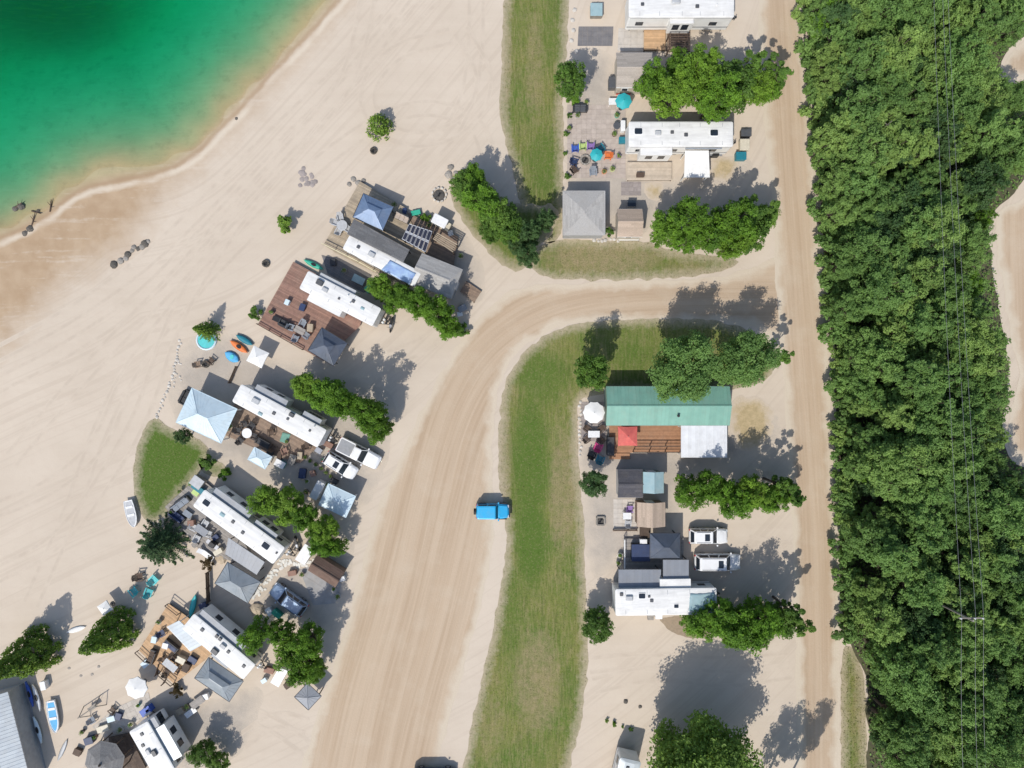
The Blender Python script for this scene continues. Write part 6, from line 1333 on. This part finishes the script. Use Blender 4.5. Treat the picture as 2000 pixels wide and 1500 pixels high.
slab('grey concrete apron between boat house and white dinghy', [(22, 1345), (52, 1335), (95, 1520), (50, 1520)], .03, 'concrete', joints=1.5)
# ------------------------------------------------------------------ sites along the gravel track
trailer('long white trailer at the top, beside orange and brown decks', (1228, 8), (1434, 8), 52, 3.6, slides=[(-.1, .12, -1, .5, 'white_roof')], gear=[('vent', 1255, 8), ('ac', 1320, 2), ('vent', 1362, 12, 1.1), ('pipe', 1400, 10), ('seam', 0, 0)])
slab('dark paved pad beside the top grass strip', [(1130, 52), (1198, 52), (1196, 90), (1128, 90)], .03, 'concrete_dark', joints=.6)
slab('pale concrete pad before the taupe shed', [(1208, 55), (1256, 55), (1256, 100), (1206, 100)], .03, 'paver_pale', joints=.8)
deck('small orange deck below the top trailer', [[(1258, 58), (1300, 58), (1300, 98), (1258, 98)]], .4, 0, 'deck_orange')
deck('small dark brown deck next to the orange deck', [[(1303, 60), (1348, 60), (1348, 100), (1303, 100)]], .35, 0, 'deck_brown')
pergola('dark timber pergola over the brown deck', [(1306, 96), (1344, 96), (1344, 66), (1306, 66)], 2.3, 7, 'wood_dark', zfl=.35)
crate('hot tub with pale glassy lid at the edge of top grass', 1165, 18, 0, 1.4, 1.5, .8, 'wood_weathered', 'ice_glass', name='hot_tub', cat='hot tub')
gable('taupe shingled shed above the dense tree row', 1240, 134, 4.3, 4.1, 0, 'shingle_taupe', 'siding_tan', 2.4, .8, windows=2)
crate('dark red bench at the front of the taupe shed', 1218, 178, 0, 1.8, .5, .5, 'red_fabric', 'wood_dark'); crate('grey storage bin beside the taupe shed', 1196, 160, 0, .8, 1.3, 1.0, 'dark_grey')
for i, (x, y) in enumerate([(1118, 40), (1120, 60), (1116, 80), (1122, 20), (1126, 100)]): rock('pale edging boulder between top grass and dark pad', x, y, .3, 'rock_pale', 'boulders by the dark pad', i)
# patio site
slab('pink paved patio with coloured chairs', [(1108, 205), (1222, 205), (1222, 348), (1108, 348)], .03, 'paver_pink', joints=.6)
parasol('turquoise parasol between taupe shed and white trailer', 1218, 197, 1.0, 'teal', 0, 2.2); table('white table tucked beside the turquoise parasol', 1198, 198, 0, 1.1, .8, 'white_plastic')
parasol('small turquoise parasol among the coloured chairs', 1165, 302, .78, 'teal', 0, 1.9)
for x, y, a_, m_, lb in [(1123, 290, 1.6, 'royal', 'royal blue chair on pink patio'), (1138, 286, 1.6, 'lime', 'lime green chair on pink patio'), (1153, 286, 1.5, 'violet', 'violet chair on pink patio'), (1172, 290, 2.2, 'teal_deep', 'dark teal chair on pink patio'), (1122, 318, -.3, 'navy', 'navy chair on pink patio'), (1186, 305, 3.1, 'orange', 'orange chair on pink patio'), (1158, 338, -1.5, 'grey_fabric', 'grey chair on pink patio'), (1122, 332, .6, 'wood_dark', 'brown chair on pink patio')]:
    chair(lb, x, y, a_, m_, .03, s_=1.15)
firepit('round stone fire bowl among the coloured chairs', 1143, 313, .55, 'rock')
sofa('charcoal bench at the tree end of pink patio', 1133, 212, 0, 'dark_grey', .03, 1.6); table('dark table with green bowl near the trailer end', 1205, 245, 0, .9, .9, 'dark_grey', .03, round_=True); crate('white cabinet against the end of trailer with side canopy', 1217, 245, 0, .5, 1.2, .9, 'white_plastic', z=.03); crate('dark teal box at the end of trailer with side canopy', 1216, 273, 0, .8, .7, .6, 'teal_deep', z=.03)
trailer('white trailer with dark roof hatches and white side canopy', (1228, 262), (1432, 262), 49, 3.5, slides=[(-.38, -.08, -1, .85, 'white_roof')], gear=[('hatch', 1247, 256, .95), ('ac', 1285, 260, .7), ('vent', 1313, 258), ('vent', 1340, 263, 1.1), ('hatch', 1395, 259, .95)], awning=(.05, .4, -1))
leanto('white fabric side canopy on posts against the hatch roofed trailer', [(1336, 346), (1386, 346), (1384, 294), (1338, 294)], 2.3, 2.7, 'metal', 'white_fabric')
deck('pale timber deck below the hatch roofed trailer', [[(1225, 316), (1312, 316), (1312, 352), (1225, 352)]], .35, 0, 'deck_pale')
crate('brown planter box on the pale timber deck', 1251, 341, 0, .9, .5, .4, 'wood_dark', z=.35); grill('black barbecue beside white side canopy', 1398, 300, 0)
crate('black generator beyond the trailer hitch by the track', 1458, 259, 0, 1.2, .8, .7, 'black', 'dark_grey'); crate('cream utility box by the track', 1455, 282, 0, 1.1, 1.3, .8, 'cream'); crate('dark teal bin by the track', 1448, 304, 0, 1.2, .9, .8, 'teal_deep')
gable('square grey garage with shallow hip roof', 1141, 415, 5.3, 5.0, math.pi/2, 'shingle_pale', 'siding_grey', 2.5, .55, name='garage', cat='garage', hip=2.45, hip2=2.45, windows=0)
gable('small pink tan roofed shed beside the grey garage', 1231, 434, 3.0, 3.3, 0, 'shingle_tan', 'siding_tan', 2.3, .8)
deck('white painted step in front of pink tan shed', [[(1208, 462), (1248, 462), (1248, 470), (1208, 470)]], .2, 0, 'slab_white')
slab('mauve paved square above the pink tan shed', [(1213, 355), (1252, 355), (1252, 382), (1213, 382)], .03, 'stone_mauve', joints=.5)
table('white framed glass table above the pink tan shed', 1234, 397, 0, 1.0, .75, 'glass', 0, leg='white_plastic')
for i in range(7): rock('pale garden stone before the garage and pink tan shed', 1160 + i*8 + R.uniform(-3, 3), 470 + R.uniform(-3, 4), R.uniform(.15, .28), 'rock_pale', 'garden stones before the garage', i)
# lodge
lodge_ = gable('long green metal roofed lodge', 1306, 793, 14.6, 4.6, 0, 'green_metal', 'siding_green', 2.7, .85, 'metal', name='lodge', cat='lodge', windows=5)
b = MB(); b.lathe([(.1, 0), (.1, .55), (.17, .56), (.17, .62), (.04, .74)], 10); c_ = W(1324, 812, 3.2) - lodge_.location; o_ = b.build('flue_pipe', 'charcoal', lodge_); o_.location = (c_.x, c_.y, 2.95)
leanto('white ribbed metal porch roof below the green roof', [(1330, 893), (1420, 893), (1420, 831), (1330, 831)], 2.35, 2.7, 'metal', 'white_metal', npost=3)
deck('rust brown deck with dark railings below the green roof', [[(1190, 830), (1332, 830), (1332, 884), (1190, 884)], [(1190, 885), (1230, 885), (1230, 897), (1190, 897)]], .4, 0, 'deck_rust', rails=([(1238, 870), (1330, 870)], [(1236, 882), (1330, 882)]))
parasol('large square red parasol on the rust brown deck', 1226, 852, 1.62, 'red_fabric', .4, 2.2, sq=True, tilt=0)
parasol('large round white parasol beside the green roof', 1160, 806, 1.32, 'white_fabric', 0, 2.4, n=10)
slab('brown paved corner under the round white parasol', [(1135, 785), (1184, 785), (1184, 862), (1135, 862)], .03, 'stone_mauve', joints=.5)
table('white dining table below the round white parasol', 1160, 848, 0, 1.4, .8, 'white_plastic', .03)
for k, (x, y) in enumerate([(1147, 838), (1174, 838), (1146, 858), (1172, 858)]): chair('dark chair at the white dining table by white parasol', x, y, ang(1160 - x, 848 - y), 'wood_dark', .03, group='chairs at the white dining table')
for x, y, m_, lb in [(1168, 872, 'magenta', 'magenta beach chair beside the rust brown deck'), (1156, 886, 'black', 'black bean bag chair beside the magenta one'), (1172, 896, 'teal_deep', 'deep teal chair beside the round dark tree')]: chair(lb, x, y, 1.2, m_, s_=1.25)
crate('dark storage locker at the lake end of rust brown deck', 1193, 872, math.pi/2, 2.2, .8, 1.1, 'charcoal')
for i in range(14): rock('pale edging stone along the grass by the white parasol', 1133 + R.uniform(-2, 3), 785 + i*8, R.uniform(.14, .24), 'rock_pale', 'edging stones by the white parasol', i)
# sheds and cars
gable('dark violet grey shed beside the round dark tree', 1232, 945, 3.0, 3.3, 0, 'shingle_dark', 'siding_grey', 2.3, .6, windows=1)
gable('tall shed with glassy pale teal roof', 1277, 943, 2.5, 2.4, math.pi/2, 'ice_glass', 'siding_green', 2.9, .5, 'none', windows=0)
gable('tan shingled shed beside the white parked cars', 1273, 1006, 2.9, 3.3, math.pi/2, 'shingle_tan', 'siding_brown', 2.4, .75, windows=0)
slab('pale paved terrace beside the tan shingled shed', [(1198, 975), (1245, 975), (1245, 1032), (1198, 1032)], .03, 'paver_pale', joints=.6)
table('white table on the terrace by the tan shingled shed', 1225, 1008, 0, 1.0, .8, 'white_plastic', .03); chair('mauve chair on the terrace by the tan shingled shed', 1231, 994, 0, 'violet', .03); chair('grey chair on the terrace by the tan shingled shed', 1226, 1021, 1.5, 'light_grey', .03)
firepit('square brown fire pit on sand beside the pale terrace', 1173, 1017, .48, 'wood_weathered', True)
fence('low brown picket fence below the pale terrace', [(1198, 1036), (1244, 1036)], .6, 'deck_brown')
car('compact white car with sunroof parked below the hedge row', 1385, 1048, 0, 'paint_white', 'suv', 4.7, 1.9, 1.65, True, group=None)
car('long white estate car parked beside the compact white car', 1403, 1099, 0, 'paint_white', 'big', 5.6, 2.05, 1.9, True)
pavilion('slate hip roofed gazebo above the grey flat roofs', 1300, 1067, 3.6, 3.0, 0, 'slate_metal', 2.6, .95, tier=False)
deck('dark grey deck shaded by the slate gazebo', [[(1218, 1052), (1335, 1052), (1335, 1148), (1218, 1148)]], .35, 0, 'deck_grey', rails=([(1218, 1052), (1218, 1112)],), railmat='white_wall')
crate('navy covered hot tub on the dark grey deck', 1252, 1080, 0, 2.2, 2.0, .9, 'charcoal', 'navy', name='hot_tub', cat='hot tub', z=.35)
leanto('wide grey flat patio roof beside the reflection topped trailer', [(1291, 1112), (1208, 1112), (1208, 1153), (1291, 1153)], 2.7, 2.95, 'metal', 'grey_metal', post='charcoal', zfl=.35)
leanto('smaller grey flat patio roof next to the long white estate car', [(1345, 1093), (1295, 1093), (1295, 1131), (1345, 1131)], 2.75, 2.95, 'metal', 'grey_metal', post='charcoal', zfl=.35)
crate('white cabinet on the dark grey deck by slate gazebo', 1257, 1058, 0, .8, .5, .8, 'white_plastic', z=.35); crate('dark wicker box between tan shed and slate gazebo', 1260, 1040, 0, 1.1, 1.2, .7, 'wood_dark'); pot('white pot by the rail of the dark grey deck', 1211, 1085, .3, .5, 'white_plastic'); pot('pale pot at the corner of wide grey patio roof', 1208, 1100, .3, .5, 'light_grey')
trailer('white trailer with a painted tree reflection on its roof', (1202, 1177), (1400, 1174), 52, 3.6, slides=[(-.05, .25, 1, 1.0, 'white_roof')], gear=[('vent', 1214, 1161), ('ac', 1229, 1168, .8), ('hatch', 1254, 1164, .8), ('vent', 1268, 1165, .7), ('vent', 1273, 1173), ('hatch', 1321, 1184, .55)], hitch=1)
sheet_on('pale blue sheet painted as a tree reflection on the trailer roof', [(1345, 1194), (1396, 1192), (1396, 1158), (1348, 1160)], 3.70, 'ice_glass')  # added sheet, its pale blue standing for a tree reflection on the roof
crate('white gas cabinet behind the reflection topped trailer', 1287, 1204, 0, .8, .6, .7, 'white_plastic'); crate('grey pump box behind the reflection topped trailer', 1271, 1206, 0, .7, .6, .5, 'rock'); 
b_ = sheet('tree_bed', [(1280, 1205), (1330, 1203), (1380, 1215), (1390, 1245), (1350, 1246), (1310, 1235)], 0.019, 'soil', .35, .25, .9)
for i, (x, y) in enumerate([(1222, 1370), (1250, 1380)]): rock(['pale faced dark rock on the empty sandy plot', 'small dark rock on the empty sandy plot'][i], x, y, .3 - .06*i, 'rock_dark', None, i)
for x_, y_ in ((1185, 1408), (1200, 1414), (1216, 1420), (1232, 1424)): plant('shrub2', x_, y_, 'low weed in the line across the empty sandy plot', 'shrub', 'weeds across the sandy plot', R.uniform(.18, .34))
trailer('pale grey roofed trailer half hidden under the very large round tree', (1232, 1484), (1205, 1600), 42, 3.2, gear=[('vent', 1226, 1500)], hitch=0, roof='pale_metal')
# the road
car('bright blue off-road car standing half on the grass', 962, 999, 0, 'paint_cyan', 'jeep', 4.0, 1.85, 1.85, name='off_road_car', cat='car')
car('dark blue car driving on the dirt road past the grass strip', 848, 1519, 0, 'paint_navy', 'big', 5.2, 1.95, 1.8)
# overhead line through the wood
def power():
    zt = 11.5; A_ = W(1876, 1211, zt); B_ = W(1919, 1211, zt); c = (A_ + B_)/2; t = thing('utility_pole', 'slim timber utility pole with crossarm standing in the wood', 'pole', (c.x, c.y, 0)); h = (B_ - A_).length/2
    MB().tube((0, 0, -.05), (0, 0, zt + .3), .16, .11, 8).build('pole', 'bark_grey', t); MB().box(-h - .15, h + .15, .12, .26, zt - .12, zt).build('crossarm', 'wood_weathered', t)
    for x in (-h, h*.28, h): MB().lathe([(.05, zt), (.09, zt + .06), (.05, zt + .1), (.09, zt + .14), (.04, zt + .22)], 8, (x, .19)).build('insulator', 'white_plastic', t)
    tops = [(1820, -140), (1836, -140), (1846, -140)]; bots = [(1889, 1660), (1917, 1660), (1934, 1660)]
    for i, x in enumerate((-h, h*.28, h)):
        p = Vector((c.x + x, c.y + .19, zt + .2)); q = W(*tops[i], zt + .3); r_ = W(*bots[i], zt + .3)
        for e, sd in ((q, 'north'), (r_, 'south')):
            m_ = MB(); n = 14; pr = p
            for k in range(1, n + 1):
                f = k/n; nx_ = p.lerp(e, f) - Vector((0, 0, 1.2*4*f*(1 - f)*.35)); m_.tube(pr, nx_, .015, None, 5); pr = nx_
            o = m_.build('power_line', 'wire'); tag(o, 'thin power line strung along the wood above the treetops', 'cable', 'power lines above the wood')
power()
# shore
for i, (x, y, dx, dy, l) in enumerate([(100, 402, 4, -22, 1.5), (72, 415, 20, 6, 1.3), (66, 430, 10, -30, 1.4), (36, 402, 18, -12, 1.2)]):
    b = MB(); b.tube((-l/2, 0, .12), (l/2, 0, .3), .10, .05, 7); b.tube((0, 0, .2), (.35, .4, .35), .05, .02, 5); b.tube((-.2, 0, .16), (-.1, -.4, .3), .04, .02, 5); c_ = W(x, y)
    tag(b.build('driftwood_branch', 'wood_dark', None, loc=(c_.x, c_.y, -.12), rz=ang(dx, dy)), 'dark driftwood branch in the shallow lake edge', 'driftwood', 'driftwood in the shallows')
for i, (x, y, r_) in enumerate([(50, 456, .42), (60, 447, .5), (42, 404, .45), (30, 408, .35), (75, 413, .3)]): rock('dark wet boulder in the shallow lake edge', x, y, r_, 'rock_dark', 'boulders in the shallows', i, .7, z=-.1)
for i, (x, y, r_) in enumerate([(223, 517, .5), (236, 510, .42), (246, 505, .36), (250, 497, .45), (258, 490, .3), (262, 483, .34), (283, 476, .5), (278, 482, .4), (289, 472, .3), (270, 486, .3)]): rock('brown boulder in the row lying on the open beach', x, y, r_, 'rock' if i % 3 else 'rock_dark', 'row of boulders on the beach', i, .55)
rock('single small stone above the waterline', 462, 232, .22, 'rock_dark')

for x, y, m_, lb in [(1112, 250, 'rock_dark', 'dark planter at the grass edge of pink patio'), (1128, 225, 'grey_trim', 'grey planter near the charcoal bench'), (1200, 262, 'wood_dark', 'brown planter near trailer end'), (1196, 330, 'lime', 'lime planter by pale timber deck'), (1208, 305, 'violet', 'violet planter by hatch roofed trailer'), (1180, 335, 'orange', 'terracotta planter by the grey garage'), (1145, 200, 'cream', 'cream planter at the tree end of pink patio'), (1205, 225, 'sea_green', 'green planter below turquoise parasol')]:
    pot(lb, x, y, .3, .4, m_, .03)
for x, y, a_, m_, lb in [(440, 838, .5, 'mat_green', 'green chair at the edge of brown deck'), (556, 880, 1.9, 'deck_red', 'red brown chair on brown deck'), (600, 872, .2, 'wood_dark', 'dark chair by the trailer end on brown deck')]: chair(lb, x, y, a_, m_, .3)
crate('terracotta firewood box on the gravel by white pickup', 640, 868, ang(96, 48), 1.2, .6, .6, 'deck_red'); crate('grey propane cage behind white sport utility car', 622, 880, ang(64, 40), .8, .6, .9, 'steel')

# everyday clutter around the left hand sites
rc = random.Random(21); HUE = ['white_plastic', 'grey_trim', 'charcoal', 'pale_blue', 'deck_red', 'deck_tan', 'navy', 'light_grey', 'wood_dark', 'cream', 'sea_green', 'rock']; WORD = ['white', 'grey', 'black', 'pale blue', 'red brown', 'tan', 'navy', 'light grey', 'dark brown', 'cream', 'green', 'stone grey']
CL = [('beside the steel blue gazebo', [(770, 400), (790, 412), (812, 415), (838, 440), (880, 455), (900, 500)]), ('beside the grey paved yard', [(650, 512), (672, 528), (722, 562), (735, 566)]),
      ('on the red brown deck', [(590, 600), (560, 590), (605, 640), (530, 610)]), ('between trailer and little canopy', [(450, 832), (500, 880), (525, 888), (570, 898), (585, 890), (560, 862), (545, 890)]),
      ('on gravel near the white pickup', [(610, 925), (600, 940), (590, 925), (640, 945), (652, 940), (598, 960), (632, 900)]), ('on the weathered grey deck', [(350, 960), (372, 945), (405, 968), (420, 1050), (372, 1022), (380, 1064), (425, 1078), (335, 1000)]),
      ('near the brown shed and stepping stones', [(570, 1120), (590, 1122), (620, 1090), (652, 1150), (660, 1165), (540, 1200), (525, 1195)]), ('on the bright orange deck', [(310, 1215), (300, 1250), (322, 1262), (352, 1290), (375, 1290), (362, 1305)]),
      ('near the slate grey gazebo', [(400, 1362), (365, 1380), (350, 1390), (515, 1330), (525, 1310), (560, 1340)]), ('near the octagonal gazebo', [(235, 1425), (255, 1415), (185, 1440), (160, 1430), (230, 1400), (270, 1378), (150, 1470)])]
ZS = {'on the red brown deck': .45, 'on the weathered grey deck': .35, 'on the bright orange deck': .5}
for where, pts in CL:
    hs = rc.sample(range(12), len(pts))
    for (x, y), hi in zip(pts, hs):
        z_ = ZS.get(where, 0.03)
        if rc.random() < .45: pot('%s potted plant %s' % (WORD[hi], where), x, y, rc.uniform(.2, .34), rc.uniform(.3, .5), HUE[hi], z_)
        else: crate('%s lidded box %s' % (WORD[hi], where), x, y, rc.uniform(0, 3), rc.uniform(.6, 1.2), rc.uniform(.45, .8), rc.uniform(.35, .8), HUE[hi], z=z_)
